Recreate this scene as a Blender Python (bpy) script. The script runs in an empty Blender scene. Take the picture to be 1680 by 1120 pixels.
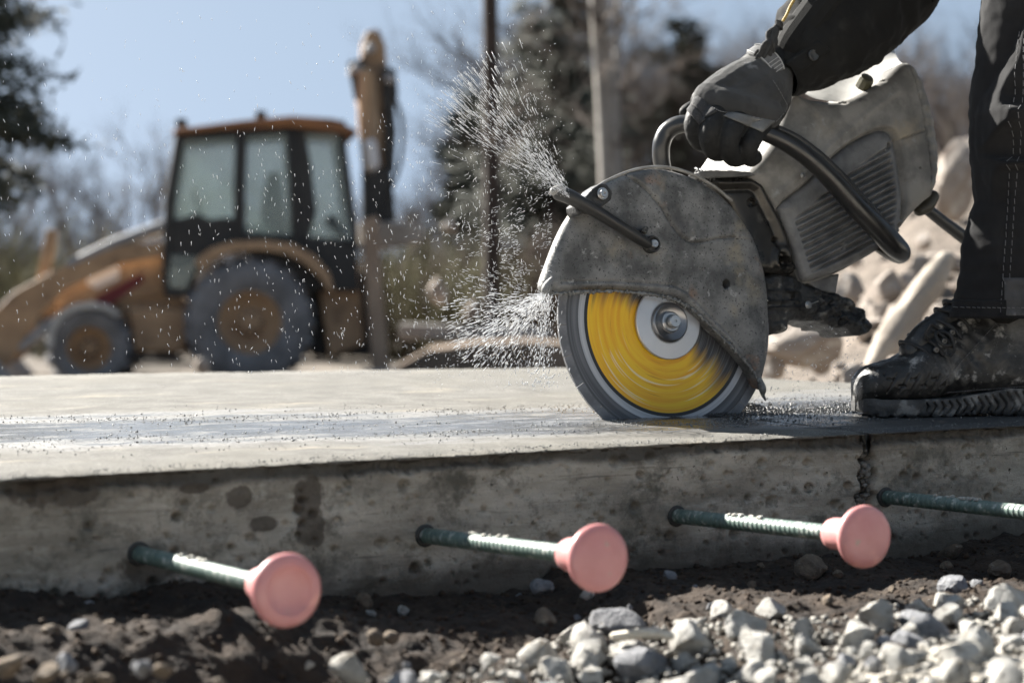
import bpy, bmesh, math, random
import numpy as np
from mathutils import Vector, Matrix, noise, Quaternion
R_ = math.radians
scene = bpy.context.scene
COL = scene.collection

# ------------------------------------------------------------------ camera
F = 70.0/36.0*1680.0
HC = 0.225
PITCH = math.atan(130.0/F)
CAM = Vector((0, 0, HC))
FW = Vector((0, math.cos(PITCH), -math.sin(PITCH)))
UP = Vector((0, math.sin(PITCH), math.cos(PITCH)))
cd = bpy.data.cameras.new('camera')
cam = bpy.data.objects.new('camera', cd); COL.objects.link(cam)
cam.location = CAM
cam.rotation_euler = (math.pi/2-PITCH, 0, 0)
cd.lens = 70.0; cd.sensor_width = 36.0
cd.clip_start = 0.05; cd.clip_end = 3000
cd.dof.use_dof = True; cd.dof.focus_distance = 2.76; cd.dof.aperture_fstop = 4.2
cd.dof.aperture_blades = 9
scene.camera = cam

# ------------------------------------------------------------------ light
SUN_EL = R_(33); SUN_AZ = R_(-50)        # azimuth from +Y towards +X
w = bpy.data.worlds.new('World'); scene.world = w; w.use_nodes = True
nt = w.node_tree
bg = nt.nodes['Background']
sk = nt.nodes.new('ShaderNodeTexSky'); sk.sky_type = 'NISHITA'; sk.sun_disc = False
sk.sun_elevation = SUN_EL; sk.sun_rotation = SUN_AZ
sk.air_density = 1.0; sk.dust_density = 0.6; sk.ozone_density = 1.0; sk.altitude = 0
tcw = nt.nodes.new('ShaderNodeTexCoord'); liftn = nt.nodes.new('ShaderNodeVectorMath'); liftn.operation = 'ADD'; liftn.inputs[1].default_value = (0, 0, .95)
nrmw = nt.nodes.new('ShaderNodeVectorMath'); nrmw.operation = 'NORMALIZE'
nt.links.new(tcw.outputs['Generated'], liftn.inputs[0]); nt.links.new(liftn.outputs[0], nrmw.inputs[0]); nt.links.new(nrmw.outputs[0], sk.inputs[0])
hs = nt.nodes.new('ShaderNodeHueSaturation'); hs.inputs['Hue'].default_value = .484; hs.inputs['Saturation'].default_value = .66; nt.links.new(sk.outputs[0], hs.inputs['Color'])
nt.links.new(hs.outputs[0], bg.inputs[0]); bg.inputs[1].default_value = 0.050
sd = bpy.data.lights.new('sun', 'SUN'); sun = bpy.data.objects.new('sun', sd); COL.objects.link(sun)
sd.energy = 5.0; sd.angle = R_(0.53); sd.color = (1.0, 0.955, 0.88)
to_sun = Vector((math.sin(SUN_AZ)*math.cos(SUN_EL), math.cos(SUN_AZ)*math.cos(SUN_EL), math.sin(SUN_EL)))
sun.rotation_euler = to_sun.to_track_quat('Z', 'Y').to_euler()
sun.location = to_sun*30
vs = scene.view_settings
vs.view_transform = 'Standard'; vs.look = 'None'; vs.exposure = 2.08; vs.gamma = 1.0; vs.use_curve_mapping = False
scene.cycles.use_denoising = True
scene.cycles.max_bounces = 6; scene.cycles.diffuse_bounces = 3; scene.cycles.glossy_bounces = 3
scene.cycles.transmission_bounces = 5; scene.cycles.transparent_max_bounces = 8
scene.cycles.caustics_reflective = False; scene.cycles.caustics_refractive = False
scene.cycles.sample_clamp_indirect = 4.0; scene.cycles.sample_clamp_direct = 12.0

# ------------------------------------------------------------------ helpers
def ray(px, py):
    return (Vector((1, 0, 0))*((px-840)/F) + UP*((560-py)/F) + FW)
def at_y(px, py, Y):
    r = ray(px, py); return CAM + r*(Y/r.y)
def on_z(px, py, z):
    r = ray(px, py); return CAM + r*((z-HC)/r.z)
def on_plane(px, py, p0, n):
    r = ray(px, py); return CAM + r*((p0-CAM).dot(n)/r.dot(n))

def link(o, parent=None):
    COL.objects.link(o)
    if parent is not None:
        o.parent = parent
    return o
def tag(o, label=None, cat=None, group=None, kind=None):
    if label: o['label'] = label
    if cat: o['category'] = cat
    if group: o['group'] = group
    if kind: o['kind'] = kind
    return o
def empty(name, loc, label=None, cat=None, group=None, rz=0):
    o = bpy.data.objects.new(name, None); COL.objects.link(o)
    o.location = loc; o.rotation_euler = (0, 0, rz); o.empty_display_size = 0.05
    return tag(o, label, cat, group)
def mesh_np(name, V, Fc):
    me = bpy.data.meshes.new(name)
    me.from_pydata([tuple(v) for v in V], [], [tuple(f) for f in Fc])
    me.update()
    return me
def obj(name, V, Fc, m, parent=None, smooth=True, world=True, sharp=None):
    """V in world coordinates; placed under parent (an unrotated Empty)."""
    me = mesh_np(name, V, Fc) if not isinstance(V, bpy.types.Mesh) else V
    if m is not None:
        for mm in (m if isinstance(m, (list, tuple)) else [m]): me.materials.append(mm)
    o = bpy.data.objects.new(name, me); link(o, parent)
    if parent is not None and world:
        L = Vector((0, 0, 0)); q = parent
        while q is not None:
            L += q.location; q = q.parent
        o.location = -L
    if smooth:
        me.shade_smooth()
        if sharp: me.set_sharp_from_angle(angle=R_(sharp))
    return o

class MB:
    def __init__(s): s.v = []; s.f = []
    def add(s, V, Fc):
        b = len(s.v); s.v += [tuple(x) for x in V]; s.f += [tuple(i+b for i in f) for f in Fc]; return s
    def box(s, c, d, M=None):
        V = [Vector((x*d[0]/2, y*d[1]/2, z*d[2]/2)) for x in (-1, 1) for y in (-1, 1) for z in (-1, 1)]
        if M is not None: V = [M @ v for v in V]
        V = [v+Vector(c) for v in V]
        return s.add(V, [(0, 1, 3, 2), (4, 6, 7, 5), (0, 4, 5, 1), (2, 3, 7, 6), (0, 2, 6, 4), (1, 5, 7, 3)])
    def tube(s, pts, rad, n=12, cap=True, sub=4):
        V, Fc = tube_geo(pts, rad, n, cap, sub); return s.add(V, Fc)
    def prism(s, poly, a, b):
        """poly: list of 3D points (planar), swept from offset a to offset b (vectors)."""
        n = len(poly); V = [Vector(p)+Vector(a) for p in poly]+[Vector(p)+Vector(b) for p in poly]
        Fc = [tuple(range(n))[::-1], tuple(range(n, 2*n))]+[(i, (i+1) % n, n+(i+1) % n, n+i) for i in range(n)]
        return s.add(V, Fc)
    def lathe(s, prof, c, ax, n=32, ref=None):
        """prof: [(r, h)], axis ax through c"""
        ax = Vector(ax).normalized()
        x = ax.orthogonal().normalized() if ref is None else Vector(ref).normalized(); y = ax.cross(x)
        V = []; Fc = []
        for r, h in prof:
            for k in range(n):
                a = 2*math.pi*k/n; V.append(Vector(c)+ax*h+(x*math.cos(a)+y*math.sin(a))*r)
        for i in range(len(prof)-1):
            for k in range(n):
                k2 = (k+1) % n; Fc.append((i*n+k, i*n+k2, (i+1)*n+k2, (i+1)*n+k))
        return s.add(V, Fc)
    def obj(s, name, m, parent=None, smooth=False, bevel=0, sharp=35, world=True, seg=2):
        o = obj(name, s.v, s.f, m, parent, smooth or bevel > 0, world, sharp)
        bm = bmesh.new(); bm.from_mesh(o.data); bmesh.ops.recalc_face_normals(bm, faces=bm.faces); bm.to_mesh(o.data); bm.free()
        if bevel:
            b = o.modifiers.new('bevel', 'BEVEL'); b.width = bevel; b.segments = seg; b.limit_method = 'ANGLE'; b.angle_limit = R_(30)
        return o

def catmull(P, sub):
    P = [np.array(p, float) for p in P]; out = []
    for i in range(len(P)-1):
        p0 = P[max(i-1, 0)]; p1 = P[i]; p2 = P[i+1]; p3 = P[min(i+2, len(P)-1)]
        for k in range(sub):
            t = k/sub
            out.append(0.5*((2*p1)+(-p0+p2)*t+(2*p0-5*p1+4*p2-p3)*t*t+(-p0+3*p1-3*p2+p3)*t**3))
    out.append(P[-1]); return out
def tube_geo(pts, rad, n=12, cap=True, sub=4, squash=1.0):
    m = len(pts); rad = [rad]*m if not isinstance(rad, (list, tuple)) else list(rad)
    Q = catmull([list(p)+[r] for p, r in zip(pts, rad)], sub) if sub > 1 else [np.array(list(p)+[r]) for p, r in zip(pts, rad)]
    C = [Vector(q[:3]) for q in Q]; Rr = [float(q[3]) for q in Q]
    V = []; Fc = []; x = None
    T = [(C[min(i+1, len(C)-1)]-C[max(i-1, 0)]).normalized() for i in range(len(C))]
    rings = []
    if cap:
        for a in (0.25, 0.6, 0.87): rings.append((C[0]-T[0]*Rr[0]*math.cos(a*math.pi/2)*0.9, Rr[0]*math.sin(a*math.pi/2), T[0]))
    rings += list(zip(C, Rr, T))
    if cap:
        for a in (0.87, 0.6, 0.25): rings.append((C[-1]+T[-1]*Rr[-1]*math.cos(a*math.pi/2)*0.9, Rr[-1]*math.sin(a*math.pi/2), T[-1]))
    for c, r, t in rings:
        if x is None: x = t.orthogonal().normalized()
        else:
            x = (x-t*x.dot(t)); x = x.normalized() if x.length > 1e-6 else t.orthogonal().normalized()
        y = t.cross(x)
        for k in range(n):
            a = 2*math.pi*k/n; V.append(c+(x*math.cos(a)+y*math.sin(a)*squash)*r)
    nr = len(rings)
    for i in range(nr-1):
        for k in range(n):
            k2 = (k+1) % n; Fc.append((i*n+k, i*n+k2, (i+1)*n+k2, (i+1)*n+k))
    Fc.append(tuple(range(n))[::-1]); Fc.append(tuple((nr-1)*n+k for k in range(n)))
    return V, Fc

def fbm(p, o=4):
    return noise.fractal(p, 1.0, 2.0, o, noise_basis='PERLIN_ORIGINAL')

# ---- materials
MATS = {}
def mat(name, c1, c2=None, scale=8.0, rough=0.6, metal=0.0, bump=0.0, bscale=None, detail=8.0, lo=0.35, hi=0.65,
        extra=(), spec=0.5, rough2=None, trans=0.0, emit=None, stretch=(1, 1, 1), bdist=0.002, bump2=0.0, b2scale=400, coat=0.0, sheen=0.0, sss=0.0, rand=0.0, alpha=1.0):
    """c1/c2 mixed by noise; extra = [(colour, scale, lo, hi, offset)] further blotches on top; rand: brightness varied per object"""
    m = bpy.data.materials.new(name); m.use_nodes = True; t = m.node_tree; N = t.nodes; L = t.links
    b = N['Principled BSDF']
    tc = N.new('ShaderNodeTexCoord'); mp = N.new('ShaderNodeMapping'); mp.inputs['Scale'].default_value = stretch
    L.new(tc.outputs['Object'], mp.inputs[0])
    def nz(sc, off=0.0, det=detail, rgh=0.6):
        n = N.new('ShaderNodeTexNoise'); n.inputs['Scale'].default_value = sc; n.inputs['Detail'].default_value = det; n.inputs['Roughness'].default_value = rgh
        if off:
            a = N.new('ShaderNodeVectorMath'); a.operation = 'ADD'; a.inputs[1].default_value = (off, off*1.7, off*.3)
            L.new(mp.outputs[0], a.inputs[0]); L.new(a.outputs[0], n.inputs['Vector'])
        else: L.new(mp.outputs[0], n.inputs['Vector'])
        return n.outputs[0]
    def ramp(x, lo, hi):
        r = N.new('ShaderNodeMapRange'); r.inputs['From Min'].default_value = lo; r.inputs['From Max'].default_value = hi; r.interpolation_type = 'SMOOTHSTEP'
        L.new(x, r.inputs[0]); return r.outputs[0]
    def mix(f, a, bb):
        x = N.new('ShaderNodeMix'); x.data_type = 'RGBA'; L.new(f, x.inputs[0])
        for i, v in ((6, a), (7, bb)):
            if isinstance(v, tuple): x.inputs[i].default_value = (*v[:3], 1)
            else: L.new(v, x.inputs[i])
        return x.outputs[2]
    c2 = c2 or c1
    f = ramp(nz(scale), lo, hi); col = mix(f, c1, c2)
    for e in extra:
        ec, es, el, eh = e[:4]
        col = mix(ramp(nz(es, e[4] if len(e) > 4 else 3.1), el, eh), col, ec)
    if rand:
        oi = N.new('ShaderNodeObjectInfo'); h = N.new('ShaderNodeHueSaturation'); L.new(col, h.inputs['Color'])
        r = N.new('ShaderNodeMapRange'); r.inputs['To Min'].default_value = 1-rand; r.inputs['To Max'].default_value = 1+rand; L.new(oi.outputs['Random'], r.inputs[0]); L.new(r.outputs[0], h.inputs['Value'])
        col = h.outputs[0]
    L.new(col, b.inputs['Base Color'])
    b.inputs['Metallic'].default_value = metal; b.inputs['Specular IOR Level'].default_value = spec
    if rough2 is not None:
        r = N.new('ShaderNodeMapRange'); r.inputs['To Min'].default_value = rough; r.inputs['To Max'].default_value = rough2
        L.new(ramp(nz(scale*2.3, 7.0), .4, .6), r.inputs[0]); L.new(r.outputs[0], b.inputs['Roughness'])
    else: b.inputs['Roughness'].default_value = rough
    b.inputs['Transmission Weight'].default_value = trans; b.inputs['Coat Weight'].default_value = coat; b.inputs['Coat Roughness'].default_value = .15
    b.inputs['Alpha'].default_value = alpha
    if sheen: b.inputs['Sheen Weight'].default_value = sheen
    if sss: b.inputs['Subsurface Weight'].default_value = sss; b.inputs['Subsurface Scale'].default_value = .01
    if bump:
        bn = N.new('ShaderNodeBump'); bn.inputs['Strength'].default_value = bump; bn.inputs['Distance'].default_value = bdist
        L.new(nz(bscale or scale*4, 1.3), bn.inputs['Height']); last = bn
        if bump2:
            b2 = N.new('ShaderNodeBump'); b2.inputs['Strength'].default_value = bump2; b2.inputs['Distance'].default_value = bdist*.3
            L.new(nz(b2scale, 5.3, 3), b2.inputs['Height']); L.new(bn.outputs[0], b2.inputs['Normal']); last = b2
        L.new(last.outputs[0], b.inputs['Normal'])
    m['p'] = 1
    MATS[name] = m; return m
# ================================================================== SETTING
# slab frame: e along the front edge (to the right and away), mo outward from the face
_a = on_z(230, 772, 0); _b = on_z(1330, 714, 0)
e = (_b-_a).normalized(); mo = Vector((e.y, -e.x, 0))
O = _a.copy()
def SP(s, t, z=0.0):      # t into the slab
    return O+e*s-mo*t+Vector((0, 0, z))
def inv(p):
    d = p-O; return d.dot(e), -d.dot(mo)
S_CR = inv(on_z(1414, 708, 0))[0]
far_px = [(-400, 620), (0, 617), (500, 608), (940, 603), (1180, 618), (1400, 628), (1700, 634)]
far_st = sorted(inv(on_z(x, y, 0)) for x, y in far_px)
fs = [p[0] for p in far_st]; ft = [p[1] for p in far_st]
blade_c = on_z(1095, 683, 0)
S_B, T_B = inv(blade_c)

# --- materials of the setting
def slab_material():
    m = bpy.data.materials.new('concrete'); m.use_nodes = True; t = m.node_tree; N = t.nodes; L = t.links
    b = N['Principled BSDF']
    geo = N.new('ShaderNodeNewGeometry')
    def vm(op, a, bb=None):
        n = N.new('ShaderNodeVectorMath'); n.operation = op
        for i, v in enumerate((a, bb)):
            if v is None: continue
            if isinstance(v, (tuple, Vector)): n.inputs[i].default_value = tuple(v)
            else: L.new(v, n.inputs[i])
        return n
    def mth(op, *a):
        n = N.new('ShaderNodeMath'); n.operation = op
        for i, v in enumerate(a):
            if isinstance(v, (int, float)): n.inputs[i].default_value = v
            else: L.new(v, n.inputs[i])
        return n.outputs[0]
    P = geo.outputs['Position']
    rel = vm('SUBTRACT', P, tuple(O)).outputs[0]
    s = vm('DOT_PRODUCT', rel, tuple(e)).outputs['Value']
    tt = vm('DOT_PRODUCT', rel, tuple(-mo)).outputs['Value']
    z = vm('DOT_PRODUCT', P, (0, 0, 1)).outputs['Value']
    cb = N.new('ShaderNodeCombineXYZ'); L.new(s, cb.inputs[0]); L.new(tt, cb.inputs[1]); L.new(z, cb.inputs[2])
    V = cb.outputs[0]
    def nz(sc, det=6, st=(1, 1, 1), off=0, rgh=.6):
        mp = N.new('ShaderNodeMapping'); mp.inputs['Scale'].default_value = st; mp.inputs['Location'].default_value = (off, off*.7, off*.2)
        L.new(V, mp.inputs[0]); n = N.new('ShaderNodeTexNoise'); n.inputs['Scale'].default_value = sc; n.inputs['Detail'].default_value = det; n.inputs['Roughness'].default_value = rgh
        L.new(mp.outputs[0], n.inputs['Vector']); return n.outputs[0]
    def ramp(x, lo, hi, a=0.0, bb=1.0):
        r = N.new('ShaderNodeMapRange'); r.interpolation_type = 'SMOOTHSTEP'
        for k, v in (('From Min', lo), ('From Max', hi), ('To Min', a), ('To Max', bb)): r.inputs[k].default_value = v
        L.new(x, r.inputs[0]); return r.outputs[0]
    def mix(f, a, bb):
        x = N.new('ShaderNodeMix'); x.data_type = 'RGBA'
        if isinstance(f, float): x.inputs[0].default_value = f
        else: L.new(f, x.inputs[0])
        for i, v in ((6, a), (7, bb)):
            if isinstance(v, tuple): x.inputs[i].default_value = (*v[:3], 1)
            else: L.new(v, x.inputs[i])
        return x.outputs[2]
    # is it the top?
    nrm = N.new('ShaderNodeSeparateXYZ'); L.new(geo.outputs['True Normal'], nrm.inputs[0])
    top = ramp(z, -.006, -.002)
    # top colour
    tcol = mix(ramp(nz(14, 8), .3, .7), (.19, .183, .165), (.095, .09, .079))
    tcol = mix(ramp(nz(420, 3, off=2), .56, .68), tcol, (.10, .095, .085))
    tcol = mix(ramp(nz(40, 6, off=22, st=(.5, 1, 1)), .5, .75), tcol, (.13, .122, .106))
    tcol = mix(ramp(nz(230, 4, off=29), .54, .64), tcol, (.085, .08, .07))
    tcol = mix(ramp(nz(75, 5, off=61, st=(.6, 1, 1), rgh=.8), .54, .64, 0, .8), tcol, (.095, .088, .074))
    tcol = mix(ramp(nz(2.5, 4, off=65), .45, .7, 0, .5), tcol, (.14, .13, .105))
    tcol = mix(ramp(nz(160, 4, off=9), .62, .72), tcol, (.36, .35, .33))
    tcol = mix(ramp(nz(5, 6, off=5, st=(1, 2.5, 1)), .55, .75), tcol, (.27, .24, .19))
    # wet band, running along the cut and widening to the left
    ctr = ramp(s, -1.0, S_B, .74, T_B+.02)
    hw = ramp(s, -.6, S_B+.3, .31, .24)
    n1 = nz(4.2, 9, st=(.5, 1.5, 1), off=4, rgh=.68)
    dist = mth('ABSOLUTE', mth('SUBTRACT', tt, ctr))
    dist = mth('ADD', dist, mth('MULTIPLY', mth('SUBTRACT', n1, .5), .75))
    wet = ramp(mth('DIVIDE', dist, hw), 1.25, .8)
    wetcore = ramp(mth('DIVIDE', dist, hw), .95, .45)
    wet = mth('MULTIPLY', wet, top); wetcore = mth('MULTIPLY', wetcore, top)
    # wet slurry plus painted shadow of saw and operator, right of the blade
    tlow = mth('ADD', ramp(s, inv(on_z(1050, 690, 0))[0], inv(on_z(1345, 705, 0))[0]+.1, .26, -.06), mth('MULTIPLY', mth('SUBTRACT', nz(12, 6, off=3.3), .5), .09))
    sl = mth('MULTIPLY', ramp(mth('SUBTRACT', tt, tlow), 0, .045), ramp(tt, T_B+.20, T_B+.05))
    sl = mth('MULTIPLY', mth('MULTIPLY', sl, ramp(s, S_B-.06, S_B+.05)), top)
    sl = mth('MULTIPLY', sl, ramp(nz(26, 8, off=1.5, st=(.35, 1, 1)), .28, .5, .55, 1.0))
    tcol = mix(mth('MULTIPLY', wet, .55), tcol, (.19, .19, .19))
    tcol = mix(mth('MULTIPLY', wetcore, mth('MULTIPLY', ramp(nz(9, 5, off=6, st=(.5, 1.6, 1)), .35, .6), .7)), tcol, (.13, .135, .145))
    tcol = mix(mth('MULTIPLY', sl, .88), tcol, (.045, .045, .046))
    # face colour, painted paler than the top to lift its shade
    st = (.6, 1, 2.2)
    fcol = mix(ramp(nz(9, 8, st=st), .3, .7), (.56, .52, .44), (.27, .245, .20))
    fcol = mix(ramp(nz(30, 8, st=(.35, 1, 1.4), off=3, rgh=.7), .5, .8), fcol, (.66, .63, .55))
    fcol = mix(ramp(nz(26, 9, off=77, rgh=.8), .50, .62, 0, .75), fcol, (.20, .185, .15))
    fcol = mix(ramp(nz(110, 5, off=83, rgh=.8), .60, .68, 0, .8), fcol, (.085, .078, .062))
    fcol = mix(ramp(nz(70, 5, st=(.12, 1, 2.5), off=8, rgh=.7), .55, .75), fcol, (.13, .12, .10))
    fcol = mix(ramp(nz(7, 8, off=12, rgh=.7), .54, .66), fcol, (.125, .118, .095))
    fcol = mix(ramp(nz(3.2, 6, off=52, st=(1, 1, 1.6)), .5, .72, 0, .7), fcol, (.15, .142, .12))
    fcol = mix(ramp(nz(90, 3, off=57, st=(.03, 1, 1)), .62, .70, 0, .6), fcol, (.10, .095, .08))
    fcol = mix(ramp(nz(170, 4, off=14), .66, .72), fcol, (.04, .038, .032))
    # earth splashed on the lower part
    low = mth('ADD', z, mth('MULTIPLY', mth('SUBTRACT', nz(16, 7, off=21), .5), .10))
    fcol = mix(ramp(low, -.105, -.155, 0, .8), fcol, (.075, .060, .042))
    # dirt and painted shade of the recess under the lip
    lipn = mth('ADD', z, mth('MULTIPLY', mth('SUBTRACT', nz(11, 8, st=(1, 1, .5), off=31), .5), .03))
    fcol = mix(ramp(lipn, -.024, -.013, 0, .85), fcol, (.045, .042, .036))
    # old brown wet stains on the left half
    for (px, py, rx, rz) in ((395, 815, .017, .012), (432, 858, .018, .010), (505, 820, .020, .024), (510, 868, .018, .020), (320, 800, .02, .006), (250, 930, .035, .02), (90, 805, .05, .02)):
        p = on_plane(px, py, O, mo); ps, _ = inv(p)
        dx = mth('DIVIDE', mth('SUBTRACT', s, ps), rx); dz = mth('DIVIDE', mth('SUBTRACT', z, p.z), rz)
        d = mth('SQRT', mth('ADD', mth('MULTIPLY', dx, dx), mth('MULTIPLY', dz, dz)))
        d = mth('ADD', d, mth('MULTIPLY', mth('SUBTRACT', nz(45, 5, off=px), .5), 1.6))
        fcol = mix(ramp(d, 1.1, .8, 0, .8), fcol, (.075, .060, .045))
    # faint horizontal form-board lines
    frontness = ramp(tt, .02, .004)
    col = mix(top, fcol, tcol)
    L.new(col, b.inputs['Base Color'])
    rg = mth('SUBTRACT', .85, mth('MULTIPLY', wet, .28))
    rg = mth('SUBTRACT', rg, mth('MULTIPLY', wetcore, mth('MULTIPLY', ramp(nz(30, 5, off=16, st=(.4, 1, 1)), .3, .55), .42)))
    rg = mth('SUBTRACT', rg, mth('MULTIPLY', sl, .25))
    L.new(rg, b.inputs['Roughness'])
    bn = N.new('ShaderNodeBump'); bn.inputs['Distance'].default_value = .0045
    L.new(mth('SUBTRACT', .75, mth('MULTIPLY', wetcore, .60)), bn.inputs['Strength'])
    hh = mth('ADD', nz(150, 8, off=40, rgh=.8), mth('MULTIPLY', nz(500, 3, off=41), .5))
    L.new(hh, bn.inputs['Height']); L.new(bn.outputs[0], b.inputs['Normal'])
    return m
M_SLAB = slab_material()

def ns(a, b, n): return list(np.linspace(a, b, n))
rng = np.random.default_rng(7)
# pits (bug holes) on the face
NP_ = 700
pits = np.stack([rng.uniform(-.75, 1.35, NP_), rng.uniform(-.155, -.015, NP_), rng.uniform(.0012, .0034, NP_)*rng.choice([1, 1, 1, 1.6, 2.4], NP_)], 1)
def build_slab(s_list, name, label):
    fardense = [0, .002, .005, .009, .014, .02, .028, .037, .047, .058, .07, .085, .1, .12, .14, .16, .18, .2, .22, .24, .26, .28, .3, T_B-.0040, T_B-.0028, T_B+.0028, T_B+.0040]
    fardense += ns(.37, 1.0, 26)
    fardense = sorted(fardense)
    zr = [-.0012, -.0026, -.0045, -.0065, -.009, -.0115, -.014, -.017, -.020] + ns(-.0225, -.175, 62) + [-.25]
    S = np.array(s_list); ncol = len(S)
    W = np.interp(S, fs, ft)
    V = []; rows = []
    nT = len(fardense)+6
    for i, s in enumerate(S):
        Wf = W[i]+.02*fbm(Vector((s*3, 0, 9)))
        ts = fardense+ns(1.03, max(Wf, 1.2), 6) if Wf > 1.05 else [x*Wf/1.3 for x in fardense+ns(1.03, 1.3, 6)]
        col = [(s, Wf+.03, -.6)]+[(s, Wf+.02, -.012)]
        rag = fbm(Vector((s*14, 3, 0)), 6); rag2 = fbm(Vector((s*55, 7, 0)), 4); rag3 = fbm(Vector((s*4, 17, 0)), 3)
        dcr = abs(s-S_CR)
        for t in reversed(ts):
            z = .0010*fbm(Vector((s*18, t*18, 0)), 5)+.0006*fbm(Vector((s*90, t*90, 0)), 2)
            if abs(t-T_B) < .0035 and S_B-.10 < s < 1.6: z = -.045
            if t < .03:
                k = (1-t/.03)**2
                z -= k*(.0045+.0070*rag+.0035*rag2)
            cw = .0035+.0015*fbm(Vector((t*30, 1, 2)))+.006*math.exp(-t/.02)
            if dcr < cw and t < 1.25: z -= .010*(1-dcr/cw)+.02*math.exp(-t/.012)*(1-dcr/cw)
            col.append((s, t, z))
        lip = .5+.5*math.tanh(rag3*6+.6)
        for z in zr:
            h = .0022*fbm(Vector((s*9, 0, z*14)), 5)+.0009*fbm(Vector((s*60, 0, z*90)), 3)      # outward
            # recess below the lip
            e1 = -.0042-.002*rag; e2 = -.0155-.008*rag-.004*rag2
            if e2 < z < e1: h -= (.0085+.006*rag2+.003*fbm(Vector((s*140, z*140, 0)), 2))*lip
            elif z >= e1: h += .0018+.0030*rag2
            else: h += .0010*math.exp((z-e2)/.012)*(1+rag2)
            # slight outward batter at the bottom
            t = -h
            wz = (.003+.014*min(1, -z/.05))*(1+.6*fbm(Vector((z*50, 5, 5))))
            if z < -.13: wz *= max(0.1, 1-(-z-.13)/.03)
            if dcr < wz and z > -.17: t += .030*(1-(dcr/wz)**2)*(1+.5*fbm(Vector((s*120, z*120, 0))))
            col.append((s, t, z+(.002*rag if z > -.02 else 0)))
        rows.append(col)
    A = np.array(rows)        # ncol, nrow, 3
    # pits
    nT2 = A.shape[1]-len(zr)
    fa = A[:, nT2:, :]
    for ps, pz, pr in pits:
        i0 = np.searchsorted(S, ps-pr*1.5); i1 = np.searchsorted(S, ps+pr*1.5)
        if i1 <= i0: continue
        d = np.hypot(fa[i0:i1, :, 0]-ps, (fa[i0:i1, :, 2]-pz)*1.2)/pr
        fa[i0:i1, :, 1] += np.clip(1.2-d, 0, 1)*pr*1.6
    nc, nr = A.shape[:2]
    Ox = np.array(O); E_ = np.array(e); Mm = np.array(-mo)
    P = Ox+A[..., 0:1]*E_+A[..., 1:2]*Mm; P[..., 2] += A[..., 2]
    P[..., 2] -= Ox[2]
    idx = np.arange(nc*nr).reshape(nc, nr)
    Fq = np.stack([idx[:-1, :-1], idx[1:, :-1], idx[1:, 1:], idx[:-1, 1:]], -1).reshape(-1, 4)
    me = bpy.data.meshes.new(name); me.from_pydata(P.reshape(-1, 3).tolist(), [], Fq.tolist())
    o = obj(name, me, None, M_SLAB, None)
    tag(o, label, None, None, 'structure'); return o
sd1 = ns(-9, -.9, 22)[:-1]+ns(-.9, -.62, 40)[:-1]+ns(-.62, S_CR-.04, 760)[:-1]+ns(S_CR-.04, S_CR, 30)
sd2 = ns(S_CR+1e-5, S_CR+.04, 30)[:-1]+ns(S_CR+.04, 1.50, 200)[:-1]+ns(1.5, 2.2, 30)[:-1]+ns(2.2, 9, 16)
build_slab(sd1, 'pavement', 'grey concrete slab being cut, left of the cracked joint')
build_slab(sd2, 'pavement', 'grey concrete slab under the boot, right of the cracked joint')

# ---- rocks
def rock_mesh(name, seed, sub=3, flat=9, ang=.6, amp=.10, m=None):
    rg = random.Random(seed); bm = bmesh.new(); bmesh.ops.create_icosphere(bm, subdivisions=sub, radius=1)
    pl = []
    for _ in range(flat):
        n = Vector((rg.gauss(0, 1), rg.gauss(0, 1), rg.gauss(0, 1))).normalized(); pl.append((n, rg.uniform(ang, ang+.34)))
    off = Vector((seed*3.1, seed*1.7, 0))
    sc = Vector((rg.uniform(.85, 1.25), rg.uniform(.7, 1.0), rg.uniform(.6, .85)))
    for v in bm.verts:
        p = v.co.copy()
        for n, d in pl:
            q = p.dot(n)-d
            if q > 0: p -= n*q
        nn = p.normalized()
        p += nn*(amp*fbm(p*1.6+off, 4)+amp*.25*fbm(p*6+off, 3))
        v.co = Vector((p.x*sc.x, p.y*sc.y, p.z*sc.z))
    me = bpy.data.meshes.new(name); bm.to_mesh(me); bm.free()
    me.shade_smooth(); me.set_sharp_from_angle(angle=R_(24))
    if m: me.materials.append(m)
    return me
M_LIME = mat('limestone', (.76, .74, .69), (.56, .54, .49), scale=1.6, rough=.85, bump=.8, bscale=5, bdist=.12, bump2=.6, b2scale=30, extra=[((.20, .16, .11), 1.3, .56, .72, 2.0), ((.17, .17, .175), .9, .60, .66, 9.0)], rand=.16)
M_GREYR = mat('grey_stone', (.30, .305, .32), (.18, .185, .20), scale=1.4, rough=.8, bump=.6, bscale=5, bdist=.1, extra=[((.38, .36, .32), 2.2, .60, .7)], rand=.2)
M_BROWNR = mat('brown_stone', (.21, .16, .11), (.12, .095, .07), scale=1.6, rough=.85, bump=.6, bscale=5, bdist=.1, extra=[((.32, .28, .22), 2.0, .60, .7)], rand=.25)
ROCK = {'p': [rock_mesh('limestone_rock', 10+i, 3, 15, .42, .085, M_LIME) for i in range(8)],
        'g': [rock_mesh('grey_rock', 30+i, 3, 9, .6, .10, M_GREYR) for i in range(3)],
        'b': [rock_mesh('brown_rock', 40+i, 3, 9, .6, .12, M_BROWNR) for i in range(3)]}
def place_rock(kind, p, r, rg, name='rock', sz=(1, 1, 1)):
    o = bpy.data.objects.new(name, rg.choice(ROCK[kind])); COL.objects.link(o)
    o.location = p; o.scale = (r*sz[0], r*sz[1], r*sz[2]); o.rotation_euler = (rg.uniform(-.5, .5), rg.uniform(-.5, .5), rg.uniform(0, 6.28))
    return o

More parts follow.
